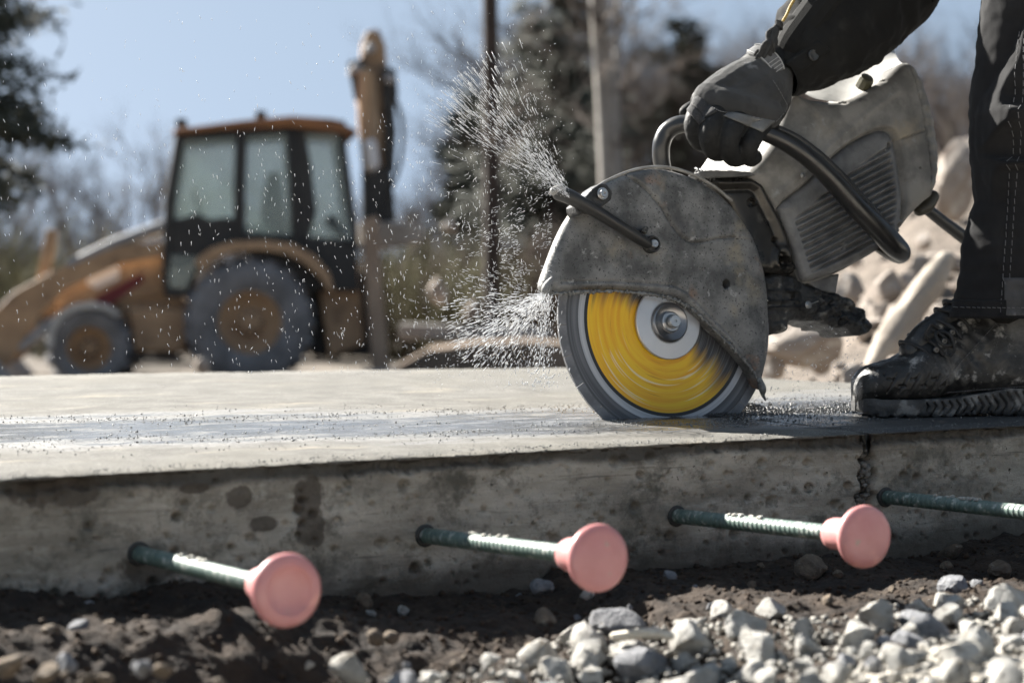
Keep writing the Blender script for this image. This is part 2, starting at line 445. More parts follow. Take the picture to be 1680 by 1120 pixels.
# ---- soil in front of the slab
bl_px = [(0, 785, 962), (200, 774, 964), (400, 762, 950), (600, 752, 972), (860, 738, 968), (900, 736, 942), (1000, 733, 922), (1180, 723, 930), (1300, 717, 910), (1480, 708, 918), (1560, 703, 892), (1680, 697, 870)]
bs = []; bz = []
for x, yt, yb in bl_px:
    p = on_plane(x, yb, O, mo); bs.append(inv(p)[0]); bz.append(p.z)
def soil_z(s, d, fine=True):
    z0 = float(np.interp(s, bs, bz))-.004
    right = min(1, max(0, (s-.10)/.45))
    mound = min(1, max(0, (d-.16)/.26)); mound = mound*mound*(3-2*mound)
    z = z0*(1-mound)+mound*(-.235*(1-right)-.150*right)
    z -= .018*math.exp(-((d-.10)/.06)**2)*(1-right)
    z += .010*fbm(Vector((s*7, d*7, 0)), 3)
    if fine: z += .006*fbm(Vector((s*40, d*40, 3)), 4)+.004*abs(fbm(Vector((s*110, d*110, 5)), 2))
    return z
M_SOIL = mat('soil', (.034, .021, .012), (.014, .009, .006), scale=22, rough=.95, bump=1.0, bscale=160, bdist=.004, extra=[((.055, .040, .026), 60, .58, .68), ((.06, .045, .032), 9, .60, .75, 12.)])
M_BOUNCE_FINES = mat('bounce_gravel_fines', (.56, .52, .46), (.46, .43, .37), scale=30, rough=.95, bump=1, bscale=200, bdist=.004)  # unseen pale apron, added to bounce light onto slab and saw
def soil_sheet():
    ss = ns(-6, -.9, 16)[:-1]+ns(-.9, 1.45, 520)+ns(1.45, 7, 16)[1:]
    ds = [-.06, -.02]+ns(.0, .62, 150)+ns(.64, 1.6, 14)+[2.2, 2.8]
    V = []
    for s in ss:
        for d in ds:
            fine = -.9 <= s <= 1.45 and d < .7
            z = soil_z(s, d, fine)
            if d < 0: z += d*.4
            if d > 2: z = -.55
            V.append(tuple(O+e*s+mo*d)[:2]+(z,))
    nc = len(ss); nr = len(ds); idx = np.arange(nc*nr).reshape(nc, nr)
    Fq = np.stack([idx[:-1, :-1], idx[:-1, 1:], idx[1:, 1:], idx[1:, :-1]], -1).reshape(-1, 4)
    me = bpy.data.meshes.new('soil'); me.from_pydata(V, [], Fq.tolist())
    for p in me.polygons:
        c = p.center-O; c.z = 0
        if c.dot(mo) > .60: p.material_index = 1
    tag(obj('soil', me, None, [M_SOIL, M_BOUNCE_FINES]), 'dark brown earth dug out in front of the concrete slab, with an added unseen pale apron', None, None, 'structure')
soil_sheet()
# the wide ground sheet
M_GROUND = mat('bounce_ground', (.55, .51, .44), (.44, .40, .34), scale=.6, rough=.95, bump=.6, bscale=3, bdist=.1, extra=[((.26, .23, .19), .25, .55, .7)])  # unseen near ground, lightened to reflect sun onto the shaded face
M_GROUND2 = mat('brown_ground', (.12, .098, .075), (.07, .057, .043), scale=.6, rough=.95, bump=.6, bscale=3, bdist=.1, extra=[((.18, .155, .125), .25, .55, .7)])
def ground_z(x, y):
    k = min(1, max(0, (y-4.3)/4.5)); k = k*k*(3-2*k)
    z = -.62*(1-k)-1.16*k
    d = math.hypot(x-1.9, (y-9.0)*.8)
    z += 1.15*math.exp(-(d/1.9)**2)*(1 if y > 4 else max(0, y-3))
    if y > 5: z += .05*fbm(Vector((x*.4, y*.4, 0)), 4)
    return z
def ground():
    xs = ns(-1500, -60, 10)[:-1]+ns(-60, -8, 20)[:-1]+ns(-8, 10, 60)[:-1]+ns(10, 60, 20)+ns(200, 1500, 8)
    ys = ns(-300, -4, 6)[:-1]+ns(-4, 16, 60)[:-1]+ns(16, 80, 40)[:-1]+ns(80, 2500, 16)
    V = [(x, y, ground_z(x, y)) for x in xs for y in ys]
    nc = len(xs); nr = len(ys); idx = np.arange(nc*nr).reshape(nc, nr)
    Fq = np.stack([idx[:-1, :-1], idx[1:, :-1], idx[1:, 1:], idx[:-1, 1:]], -1).reshape(-1, 4)
    me = bpy.data.meshes.new('ground'); me.from_pydata(V, [], Fq.tolist())
    for p in me.polygons:
        if p.center.y > 4.2: p.material_index = 1
    tag(obj('ground', me, None, [M_GROUND, M_GROUND2]), 'brown ground of the building site, unseen near part lightened', None, None, 'structure')
ground()
# ================================================================== SAW
TILT = R_(8)
A_B = math.atan2(e.y, e.x)*.93         # yaw of the blade plane
U = Vector((math.cos(A_B), math.sin(A_B), 0))
NH = Vector((math.sin(A_B), -math.cos(A_B), 0))           # horizontal, towards the camera
Nn = (NH*math.cos(TILT)+Vector((0, 0, 1))*math.sin(TILT)).normalized()
Vv = Nn.cross(U).normalized()
if Vv.z < 0: Vv = -Vv
P0 = blade_c.copy()
def S(px, py, n=0.0):
    return on_plane(px, py, P0+Nn*n, Nn)
BC = S(1092, 530)
BR = (S(915, 532)-BC).length
PXM = 1.0/(S(1101, 532)-S(1100, 532)).length    # px per metre along u
print('BLADE R', BR, 'pxm', PXM, 'tb', T_B, 'yaw', math.degrees(A_B), 'dist', BC.y)

def inpoly(X, Y, P):
    P = np.array(P, float); x1, y1 = P[:, 0], P[:, 1]; x2, y2 = np.roll(x1, -1), np.roll(y1, -1)
    c = np.zeros(X.shape, bool)
    for a, b, cc, d in zip(x1, y1, x2, y2):
        if b == d: continue
        k = (b > Y) != (d > Y)
        c ^= k & (X < (cc-a)*(Y-b)/(d-b)+a)
    return c
def nearest(X, Y, P, closed=True):
    P = np.array(P, float); Q = np.roll(P, -1, 0) if closed else P[1:]
    A = P if closed else P[:-1]
    bd = np.full(X.shape, 1e9); bx = X.copy(); by = Y.copy()
    for (ax, ay), (qx, qy) in zip(A, Q):
        vx, vy = qx-ax, qy-ay; L2 = vx*vx+vy*vy+1e-9
        t = np.clip(((X-ax)*vx+(Y-ay)*vy)/L2, 0, 1); cx = ax+t*vx; cy = ay+t*vy
        d = np.hypot(X-cx, Y-cy); k = d < bd; bd[k] = d[k]; bx[k] = cx[k]; by[k] = cy[k]
    return bd, bx, by
def smooth_poly(P, sub=3):
    n = len(P); out = []
    for i in range(n):
        p0, p1, p2, p3 = [np.array(P[(i+k) % n], float) for k in (-1, 0, 1, 2)]
        for k in range(sub):
            t = k/sub; out.append(0.5*((2*p1)+(-p0+p2)*t+(2*p0-5*p1+4*p2-p3)*t*t+(-p0+3*p1-3*p2+p3)*t**3))
    return [tuple(p) for p in out]
def relief(name, poly, n0, hfun, m, parent, depth=.03, step=2.0, shrink=.97, sub=3, plane=None, sharp=50):
    """A sculpted plate: outline given on the plane n0, surface raised by hfun(X,Y,d) metres along the normal, closed walls `depth` back."""
    if sub > 1: poly = smooth_poly(poly, sub)
    Pa = np.array(poly); x0, y0 = Pa.min(0)-step; x1, y1 = Pa.max(0)+step
    X, Y = np.meshgrid(np.arange(x0, x1+step, step), np.arange(y0, y1+step, step))
    ins = inpoly(X, Y, poly); d, bx, by = nearest(X, Y, poly)
    cell = ins[:-1, :-1] | ins[1:, :-1] | ins[:-1, 1:] | ins[1:, 1:]
    near = ins & (d < step*.45)
    Xs = np.where(ins & ~near, X, bx); Ys = np.where(ins & ~near, Y, by); dd = np.where(ins & ~near, d, 0)
    H = hfun(Xs, Ys, dd)
    used = np.zeros(X.shape, bool); used[:-1, :-1] |= cell; used[1:, :-1] |= cell; used[:-1, 1:] |= cell; used[1:, 1:] |= cell
    idx = -np.ones(X.shape, int); idx[used] = np.arange(used.sum())
    pf = plane or (lambda x, y, n: S(x, y, n))
    nrm = Nn
    V = []
    for x, y, h in zip(Xs[used], Ys[used], H[used]): V.append(pf(x, y, n0)+nrm*float(h))
    Fc = []; edges = {}
    ii, jj = np.nonzero(cell)
    for i, j in zip(ii, jj):
        f = (int(idx[i, j]), int(idx[i+1, j]), int(idx[i+1, j+1]), int(idx[i, j+1]))
        Fc.append(f)
        for k in range(4):
            a, b = f[k], f[(k+1) % 4]
            if (b, a) in edges: del edges[(b, a)]
            else: edges[(a, b)] = 1
    cen = sum(V, Vector())/len(V); back = {}
    if depth:
        def bk(a):
            if a not in back:
                q = V[a]; q2 = cen+(q-cen)*shrink
                q2 = q2-nrm*((q2-V[a]).dot(nrm))            # keep in plane of a
                hh = (V[a]-cen).dot(nrm)
                back[a] = len(V); V.append(q2-nrm*depth)
            return back[a]
        for (a, b) in list(edges):
            Fc.append((b, a, bk(a), bk(b)))
    o = obj(name, V, Fc, m, parent, True)
    bm = bmesh.new(); bm.from_mesh(o.data); bmesh.ops.remove_doubles(bm, verts=bm.verts, dist=1e-5)
    bmesh.ops.dissolve_degenerate(bm, edges=bm.edges, dist=1e-6)
    bmesh.ops.recalc_face_normals(bm, faces=bm.faces); bm.to_mesh(o.data); bm.free()
    o.data.shade_smooth(); o.data.set_sharp_from_angle(angle=R_(sharp))
    return o
def line_d(X, Y, pts):
    d, _, _ = nearest(X, Y, pts, False); return d
def sstep(x, a, b):
    t = np.clip((x-a)/(b-a), 0, 1); return t*t*(3-2*t)
def side(X, Y, a, b):
    """signed distance from line a->b; positive on its left in image coordinates (y down)"""
    vx, vy = b[0]-a[0], b[1]-a[1]; l = math.hypot(vx, vy); return ((X-a[0])*vy-(Y-a[1])*vx)/l

saw = empty('cut_off_saw', on_z(1250, 683, 0), 'handheld petrol concrete saw with grey dusty guard and yellow blade, held in the gloved hand', 'power saw')
# materials
M_GUARD = mat('worn_grey_metal', (.23, .228, .22), (.085, .085, .083), scale=22, rough=.55, rough2=.72, metal=.25, bump=.35, bscale=260, bdist=.001, lo=.35, hi=.65,
              extra=[((.34, .295, .215), 11, .54, .74, 2.), ((.27, .165, .11), 17, .60, .76, 8.), ((.36, .36, .35), 70, .60, .72, 4.), ((.03, .03, .03), 330, .585, .64, 6.), ((.075, .075, .078), 8, .56, .72, 13.)])
M_BODY = mat('dusty_grey_housing', (.28, .27, .25), (.13, .127, .12), scale=16, rough=.6, rough2=.75, bump=.25, bscale=200, bdist=.001,
             extra=[((.34, .29, .215), 9, .56, .76, 2.), ((.30, .31, .30), 45, .58, .72, 4.), ((.28, .19, .11), 14, .66, .8, 15.), ((.06, .06, .06), 24, .60, .74, 19.)])
M_TOPP = mat('housing_sunlit_copy', (.52, .51, .48), (.44, .43, .40), scale=25, rough=.6, bump=.15, bscale=90, extra=[((.3, .29, .27), 60, .62, .7)])  # housing grey repeated paler: sunshine on the cowl put into the colour
M_COVER = mat('dark_vent_cover', (.18, .18, .178), (.105, .105, .105), scale=30, rough=.42, rough2=.58, bump=.2, bscale=500, bdist=.0008, extra=[((.24, .235, .225), 18, .58, .8, 3.), ((.26, .26, .255), 420, .64, .7, 5.)])
M_BLACKP = mat('black_rubber_grip', (.020, .020, .020), (.035, .034, .032), scale=18, rough=.36, rough2=.5, bump=.25, bscale=300, bdist=.0008, extra=[((.10, .09, .065), 22, .64, .78, 3.), ((.10, .10, .10), 600, .70, .74, 5.)])
M_GLOSS = mat('oily_dark_steel', (.060, .055, .048), (.035, .033, .030), scale=14, rough=.26, rough2=.4, metal=.6, bump=.15, bscale=120, bdist=.001, extra=[((.14, .13, .11), 20, .62, .8, 3.)])
M_OILY = mat('oily_black_casting', (.018, .018, .018), (.035, .035, .034), scale=30, rough=.35, rough2=.6, bump=.8, bscale=110, bdist=.004, extra=[((.20, .19, .17), 26, .60, .68, 3.), ((.012, .012, .012), 50, .5, .6, 4.)])
M_STEEL = mat('bright_steel', (.50, .50, .49), (.38, .38, .38), scale=50, rough=.3, metal=.85, bump=.1, bscale=300)
M_FLANGE = mat('satin_flange', (.62, .62, .62), (.54, .54, .54), scale=8, rough=.35, metal=.55)
M_DARKST = mat('dark_steel', (.10, .10, .10), (.06, .06, .06), scale=40, rough=.4, metal=.7)
M_PALES = mat('rim_painted_light', (.36, .35, .33), (.25, .24, .22), scale=60, rough=.5, metal=.3)

# ---- blade
def blade_material():
    m = bpy.data.materials.new('blade_face'); m.use_nodes = True; t = m.node_tree; N = t.nodes; L = t.links; b = N['Principled BSDF']
    tc = N.new('ShaderNodeTexCoord'); sp = N.new('ShaderNodeSeparateXYZ'); L.new(tc.outputs['Object'], sp.inputs[0])
    def mth(op, *a):
        n = N.new('ShaderNodeMath'); n.operation = op
        for i, v in enumerate(a):
            if isinstance(v, (int, float)): n.inputs[i].default_value = v
            else: L.new(v, n.inputs[i])
        return n.outputs[0]
    x, y = sp.outputs[0], sp.outputs[1]
    r = mth('DIVIDE', mth('SQRT', mth('ADD', mth('MULTIPLY', x, x), mth('MULTIPLY', y, y))), BR)
    # turn the atan cut to the top of the blade, behind the guard
    th = mth('ARCTAN2', mth('MULTIPLY', x, -1.0), mth('MULTIPLY', y, -1.0))      # 0 at the bottom, + to the left
    def nz(sr, sa, off=0, det=3):
        c = N.new('ShaderNodeCombineXYZ'); L.new(mth('MULTIPLY', r, sr), c.inputs[0]); L.new(mth('MULTIPLY', th, sa), c.inputs[1]); c.inputs[2].default_value = off
        n = N.new('ShaderNodeTexNoise'); n.inputs['Scale'].default_value = 1; n.inputs['Detail'].default_value = det; L.new(c.outputs[0], n.inputs['Vector']); return n.outputs[0]
    def ramp(v, lo, hi, a=0.0, bb=1.0):
        q = N.new('ShaderNodeMapRange'); q.interpolation_type = 'SMOOTHSTEP'
        for k, vv in (('From Min', lo), ('From Max', hi), ('To Min', a), ('To Max', bb)): q.inputs[k].default_value = vv
        L.new(v, q.inputs[0]); return q.outputs[0]
    def mix(f, a, bb):
        q = N.new('ShaderNodeMix'); q.data_type = 'RGBA'; L.new(f, q.inputs[0])
        for i, v in ((6, a), (7, bb)):
            if isinstance(v, tuple): q.inputs[i].default_value = (*v[:3], 1)
            else: L.new(v, q.inputs[i])
        return q.outputs[2]
    yel = mix(ramp(nz(26, .8, 1), .35, .68), (.95, .58, .02), (.88, .42, .012))
    yel = mix(ramp(nz(70, 1.2, 4), .60, .72), yel, (.70, .33, .015))
    # worn-in white arcs
    arcs = mth('MULTIPLY', ramp(nz(46, .7, 9, 1), .60, .66), mth('MULTIPLY', ramp(r, .40, .46), ramp(th, 1.6, 1.1)))
    yel = mix(mth('MULTIPLY', arcs, .75), yel, (.92, .80, .50))
    dark = mix(ramp(nz(80, .8, 2), .4, .7), (.035, .035, .037), (.13, .13, .135))  # dark sector stands for a reflection, put into the blade colour
    edge = mth('ADD', th, mth('MULTIPLY', mth('SUBTRACT', nz(16, .35, 5), .5), .7))
    my = mth('MULTIPLY', ramp(edge, -1.05, -.45), ramp(edge, 2.25, 1.75))
    col = mix(my, dark, yel)
    ring1 = mix(ramp(nz(60, .6, 6), .4, .65), (.42, .42, .43), (.55, .55, .55))
    rim = mix(ramp(nz(30, .7, 7), .35, .65), (.09, .09, .094), (.18, .18, .185))
    col = mix(ramp(r, .733, .737), col, (.02, .02, .022))
    col = mix(ramp(r, .762, .768), col, ring1)
    col = mix(ramp(r, .815, .82), col, rim)
    col = mix(mth('MULTIPLY', ramp(r, .905, .91), ramp(r, .925, .92)), col, (.09, .09, .09))
    L.new(col, b.inputs['Base Color'])
    b.inputs['Roughness'].default_value = .38
    L.new(mth('MULTIPLY', ramp(r, .762, .768), .35), b.inputs['Metallic'])
    bn = N.new('ShaderNodeBump'); bn.inputs['Strength'].default_value = .12; bn.inputs['Distance'].default_value = .0006
    L.new(nz(160, .4, 8), bn.inputs['Height']); L.new(bn.outputs[0], b.inputs['Normal'])
    return m
M_BLADE = blade_material()
FR = Matrix((U, Vv, Nn)).transposed().to_4x4()
def in_frame(o, c=None):
    L = saw.location
    M = Matrix.Translation((c or BC)-L) @ FR
    o.matrix_basis = M
def disc(r0, r1, h0, h1, n=96):
    prof = [(r0, h0), (r1, h0), (r1, h1), (r0, h1), (r0, h0)]
    return prof
blade = bpy.data.objects.new('blade', None); link(blade, saw); in_frame(blade); blade.empty_display_size = .05
mb = MB().lathe([(.01, .0016), (BR*.925, .0016), (BR*.925, -.0016), (.01, -.0016)], (0, 0, 0), (0, 0, 1), 128, (1, 0, 0))
o = mb.obj('blade_core', M_BLADE, blade, world=False)
NSEG = 24
seg_me = None
for k in range(NSEG):
    if seg_me is None:
        a0, a1 = .003, 2*math.pi/NSEG-.003; q = MB(); V = []; n = 8
        for h in (-.0021, .0021):
            for rr in (BR*.928, BR*1.0):
                for i in range(n+1):
                    a = a0+(a1-a0)*i/n; V.append((rr*math.cos(a), rr*math.sin(a), h))
        def I(h, rr, i): return (h*2+rr)*(n+1)+i
        Fc = []
        for i in range(n):
            Fc += [(I(1, 0, i), I(1, 1, i), I(1, 1, i+1), I(1, 0, i+1)), (I(0, 0, i), I(0, 0, i+1), I(0, 1, i+1), I(0, 1, i)), (I(0, 1, i), I(0, 1, i+1), I(1, 1, i+1), I(1, 1, i)), (I(0, 0, i), I(1, 0, i), I(1, 0, i+1), I(0, 0, i+1))]
        Fc += [(I(0, 0, 0), I(0, 1, 0), I(1, 1, 0), I(1, 0, 0)), (I(0, 0, n), I(1, 0, n), I(1, 1, n), I(0, 1, n))]
        seg_me = mesh_np('segment', V, Fc); seg_me.materials.append(mat('diamond_segment', (.22, .22, .225), (.15, .15, .155), scale=60, rough=.5, metal=.3, bump=.2, bscale=300, bdist=.0006))
    o = bpy.data.objects.new('segment', seg_me); link(o, blade); o.rotation_euler = (0, 0, 2*math.pi*k/NSEG)
# ---- hub
def lathe_part(name, prof, m, px=None, n=64, sharp=30):
    o = MB().lathe(prof, (0, 0, 0), (0, 0, 1), n, (1, 0, 0)).obj(name, m, blade, True, sharp=sharp, world=False); return o
k = BR
lathe_part('flange', [(0, .003), (.30*k, .003), (.302*k, .0075), (.295*k, .0085), (.175*k, .0100), (.170*k, .0095), (0, .0095)], M_FLANGE)
lathe_part('flange_cup', [(.166*k, .0096), (.160*k, .0150), (.150*k, .0158), (.140*k, .0140), (.075*k, .0118), (0, .0118)], mat('brushed_cup', (.30, .30, .305), (.18, .18, .185), scale=8, rough=.28, metal=.85), sharp=60)
lathe_part('washer', [(.085*k, .0115), (.085*k, .0165), (.074*k, .0180), (.060*k, .0180), (.055*k, .0165), (0, .0165)], M_STEEL)
lathe_part('nut', [(.052*k, .0160), (.052*k, .0270), (.046*k, .0285), (.012*k, .0285), (.010*k, .0270), (0, .0270)], M_STEEL, n=48)
# ---- guard
guard_out = [(897, 473), (896, 458), (905, 432), (914, 406), (925, 380), (940, 352), (958, 327), (985, 304), (1010, 291), (1036, 281), (1062, 276), (1084, 275), (1112, 279), (1142, 290), (1172, 307), (1200, 330), (1225, 360), (1244, 392), (1256, 427), (1264, 462), (1267, 500), (1267, 545), (1262, 590), (1257, 618), (1252, 638),
             (1244, 628), (1230, 603), (1203, 572), (1175, 545), (1150, 520), (1125, 500), (1102, 488), (1080, 482), (1042, 477), (1005, 474), (960, 475), (914, 479)]
SEAM = [(1028, 284), (1060, 310), (1085, 340), (1105, 372), (1120, 390), (1135, 398), (1152, 397), (1180, 391), (1205, 389)]
LIPL = [(925, 462), (1005, 461), (1060, 464), (1108, 468), (1128, 478), (1160, 510), (1200, 550), (1235, 590), (1250, 615)]
def h_guard(X, Y, d):
    h = -.010*np.exp(-d/5.0)-.003*np.exp(-d/18.0)
    ds = line_d(X, Y, SEAM); h -= .0030*np.exp(-(ds/1.6)**2)
    sd = side(X, Y, SEAM[0], SEAM[4])
    # upper panel is pressed a little proud
    ins = inpoly(X, Y, SEAM+[(1240, 392), (1200, 330), (1142, 290), (1084, 275), (1040, 280)])
    h += np.where(ins, .0020*np.clip(ds/5, 0, 1), 0)
    dl = line_d(X, Y, LIPL); h -= .0014*np.exp(-(dl/1.8)**2)
    ins2 = inpoly(X, Y, LIPL+[(1252, 640), (1200, 590), (1150, 540), (1102, 495), (1005, 486), (900, 490)])
    h += np.where(ins2, .0022*np.clip(dl/5, 0, 1), 0)
    h += .0030*np.exp(-(line_d(X, Y, [(1205, 445), (1212, 475), (1230, 530), (1250, 600)])/14)**2)
    dh = np.hypot((X-1191)/5.0, (Y-466)/7.5); h -= .026*(1-sstep(dh, .8, 1.05))
    h += .0007*np.sin(X*.05+Y*.03)*np.cos(Y*.045-X*.02)
    return h
guard = relief('guard', guard_out, .024, h_guard, M_GUARD, saw, depth=.040, step=2.0, shrink=.93, sub=2)
# wet slurry bead along the lower edge
bead = [(900, 481), (925, 481), (960, 479), (1005, 477), (1042, 480), (1075, 484), (1100, 489), (1125, 501), (1150, 520), (1178, 547), (1205, 574), (1232, 604), (1248, 632)]
rb = random.Random(5)
mbb = MB()
pts = catmull([(x, y, 0) for x, y in bead], 14)
mbb.tube([S(p[0]+rb.uniform(-.8, .8), p[1]+rb.uniform(-1.2, 1.2), .022+rb.uniform(-.001, .002)) for p in pts], [rb.uniform(.0014, .0034) for _ in pts], 8, True, 1)
for _ in range(46):
    i = rb.randrange(len(pts)-1); p = pts[i]
    mbb.tube([S(p[0]+rb.uniform(-2, 2), p[1]-2, .024), S(p[0]+rb.uniform(-2, 2), p[1]+rb.uniform(1, 5), .023)], [.0018, .0012], 6, True, 1)
M_SLURRY = mat('wet_slurry', (.10, .10, .095), (.22, .22, .21), scale=120, rough=.15, bump=.6, bscale=500, bdist=.001)
mbb.obj('wet_slurry_bead', M_SLURRY, saw, True, sharp=80)
for (x, y), r in (((893, 478), 7), ((899, 470), 6), ((1251, 641), 5)):
    pass
MB().tube([S(893, 482, .014), S(896, 476, .018), (S(901, 466, .020)), S(906, 458, .022)], [.004, .008, .007, .004], 10).obj('guard_corner_stop', M_GUARD, saw, True, sharp=80)
MB().tube([S(1246, 622, .022), S(1251, 638, .02), S(1252, 648, .018), S(1256, 656, .018)], [.004, .006, .003, .0015], 10).obj('guard_tip', M_SLURRY, saw, True, sharp=80)
# rolled rim on the guard's top and front edge, sunlight painted in as paleness
rim = [(898, 473), (897, 456), (906, 430), (915, 404), (926, 378), (940, 351), (958, 326), (985, 303), (1010, 290), (1036, 280), (1062, 275), (1084, 274), (1112, 278), (1142, 289), (1172, 306), (1200, 329)]
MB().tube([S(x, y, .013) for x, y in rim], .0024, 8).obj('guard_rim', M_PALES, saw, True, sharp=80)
# ---- adjusting lever on the guard
mb = MB()
mb.tube([S(917, 317, .046), S(932, 322, .050), S(955, 334, .052), S(985, 351, .050), (S(1015, 370, .047)), S(1045, 389, .042), S(1062, 400, .038)], [.0105, .0108, .0100, .0092, .0088, .0085, .0075], 14)
mb.obj('guard_lever', M_BLACKP, saw, True, sharp=80)
MB().tube([S(908, 314, .048), S(918, 312, .049), S(930, 318, .051)], [.0060, .0078, .0060], 12).obj('lever_head', mat('sunlit_lever_tint', (.30, .29, .27), (.12, .12, .11), scale=60, rough=.45, bump=.2), saw, True, sharp=80)  # end of the dark lever coloured pale for the sun on its top
mb = MB(); mb.prism([S(x, y, .030) for x, y in ((955, 322), (962, 313), (976, 304), (986, 305), (995, 318), (993, 331), (975, 345), (958, 347), (940, 357), (936, 350), (934, 340))], Nn*-.012, Nn*.018)
mb.obj('lever_bracket', M_OILY, saw, bevel=.002)
mb = MB(); mb.prism([S(x, y, .028) for x, y in ((934, 347), (940, 355), (955, 357), (968, 353), (972, 344), (958, 342))], Nn*-.008, Nn*.012)
mb.obj('lever_pad', M_GUARD, saw, bevel=.002)
def bolt(px, py, n, r, m1, m2, name='bolt', h=.006):
    c = S(px, py, n)
    b0 = MB().lathe([(r*1.45, 0), (r*1.45, h*.35), (r*1.3, h*.45), (r, h*.45), (r, h), (r*.85, h*1.15), (r*.35, h*1.15), (r*.32, h*.7), (0, h*.7)], c, Nn, 24).obj(name, m1, saw, True, sharp=30)
    return b0
bolt(988, 318, .050, .0060, M_STEEL, None)
c = S(1069, 401, .030)
MB().lathe([(.0125, -.008), (.0125, .004), (.0115, .006), (.0095, .006), (.0090, .003), (.0060, .003)], c, Nn, 32).obj('lever_pivot', M_OILY, saw, True, sharp=30)
MB().lathe([(.0060, 0), (.0062, .009), (.0050, .011), (.0014, .011), (.0014, .009), (0, .009)], c, Nn, 20).obj('bolt', M_STEEL, saw, True, sharp=30)
MB().prism([S(x, y, .034) for x, y in ((1051, 379), (1059, 371), (1063, 374), (1060, 384))], Nn*-.006, Nn*.003).obj('lever_stop', M_OILY, saw, bevel=.001)

# ---- dark glossy arm bracket behind the guard
arm_out = [(1170, 292), (1184, 289), (1206, 287), (1232, 287), (1246, 292), (1257, 302), (1266, 322), (1280, 348), (1292, 374), (1300, 398), (1306, 420), (1310, 440), (1300, 449), (1280, 449), (1262, 446), (1240, 440), (1225, 400), (1200, 340), (1178, 308)]
RID = [(1182, 300), (1232, 299), (1246, 307), (1258, 330), (1274, 360), (1287, 392), (1294, 420)]
def h_arm(X, Y, d):
    h = -.009*np.exp(-d/4.0)
    dr = line_d(X, Y, RID); h += .0045*np.exp(-(dr/5.5)**2)-.003*np.exp(-((dr-12)/4)**2)
    h -= .010*(1-sstep(np.hypot((X-1234)/7.5, (Y-332)/7), .7, 1.1))
    h -= .007*(1-sstep(np.hypot((X-1271)/5, (Y-393)/5), .7, 1.1))
    d2 = np.hypot((X-1281)/13, (Y-424)/20); h += .006*np.exp(-(np.clip(d2-.8, 0, 9)/.25)**2)*(d2 > .5)
    h -= .012*(1-sstep(np.hypot((X-1284)/8.5, (Y-430)/10), .75, 1.1))
    return h
relief('arm_bracket', arm_out, .004, h_arm, M_GLOSS, saw, depth=.03, step=1.7)
# coil spring mount
mb = MB(); pa = S(1140, 287, -.012); pb = S(1182, 298, -.012); ax = (pb-pa); L_ = ax.length; ax.normalize(); xx = Vv-ax*Vv.dot(ax); xx.normalize(); yy = ax.cross(xx)
mb.tube([pa+ax*(L_*i/120)+(xx*math.cos(i/120*2*math.pi*7)+yy*math.sin(i/120*2*math.pi*7))*.010 for i in range(121)], .0019, 6, True, 1).obj('coil_spring', M_DARKST, saw, True, sharp=80)

# ---- housing
body_out = [(1232, 284), (1247, 266), (1262, 248), (1275, 230), (1288, 200), (1300, 170), (1310, 147), (1328, 157), (1347, 163), (1382, 166), (1420, 151), (1455, 129), (1480, 104), (1495, 101), (1509, 109), (1520, 122), (1528, 132), (1534, 149), (1543, 163), (1545, 178), (1551, 196), (1552, 215), (1556, 240), (1554, 268), (1546, 298), (1535, 318), (1522, 328), (1500, 350), (1484, 372), (1470, 392), (1452, 404), (1410, 431), (1374, 449), (1347, 459), (1326, 463), (1314, 448), (1303, 405), (1290, 368), (1276, 338), (1262, 314), (1246, 300)]
TOPL = [(1150, 281), (1232, 282), (1262, 250), (1275, 232), (1310, 147), (1347, 163), (1380, 166), (1420, 150), (1455, 128), (1482, 100), (1495, 85)]
SEAM2 = [(1491, 100), (1500, 125), (1510, 165), (1519, 215), (1525, 265), (1530, 318)]
SEAM3 = [(1466, 232), (1490, 224), (1517, 214)]
SCOOP = [(1312, 143), (1335, 150), (1352, 148), (1367, 131), (1385, 121), (1440, 116), (1450, 100), (1430, 82), (1400, 80), (1330, 105)]
def h_body(X, Y, d):
    h = -.012*np.exp(-d/7.0)-.006*np.exp(-d/30.0)
    # broad shoulder crease down the side
    s1 = side(X, Y, (1262, 300), (1500, 90)); h += .010*np.exp(-(np.clip(s1-6, 0, 999)/60)**2)-.004
    h += .0025*np.exp(-(line_d(X, Y, [(1277, 318), (1360, 240), (1410, 195), (1470, 150)])/5)**2)
    h -= .0040*np.exp(-(line_d(X, Y, SEAM2)/1.7)**2); h -= .0035*np.exp(-(line_d(X, Y, SEAM3)/1.5)**2)
    # rear cap falls away
    s2 = np.where(X > 1485, np.maximum(0, side(X, Y, (1500, 100), (1534, 320))), 0); s2 = np.abs(side(X, Y, (1497, 100), (1530, 320))); right = side(X, Y, (1497, 100), (1530, 320)) > 0
    h -= np.where(right, .0003*s2+.000005*s2**2, 0)
    h += np.where(right, .0010*np.sin(Y*.30), 0)
    for cx, cy, a in ((1452, 131, 6), (1387, 167, 7), (1506, 276, 2), (1450, 332, 3)):
        h -= .006*(1-sstep(np.hypot((X-cx)/a, (Y-cy)/(a*.5)), .7, 1.15))
    # pocket around the vent cover
    h += .0010*np.sin(X*.021+1)*np.sin(Y*.027)
    dp, _, _ = nearest(X, Y, smooth_poly(cover_out, 2)); ic = inpoly(X, Y, smooth_poly(cover_out, 2))
    h -= np.where(ic, .012, .010*np.exp(-(dp/3.5)**2))
    return h
cover_out = [(1283, 340), (1300, 320), (1330, 296), (1362, 262), (1392, 238), (1420, 222), (1444, 213), (1458, 214), (1467, 224), (1474, 250), (1480, 285), (1484, 320), (1483, 352), (1476, 380), (1462, 396), (1440, 412), (1408, 430), (1372, 446), (1347, 456), (1328, 460), (1318, 446), (1306, 405), (1294, 370)]
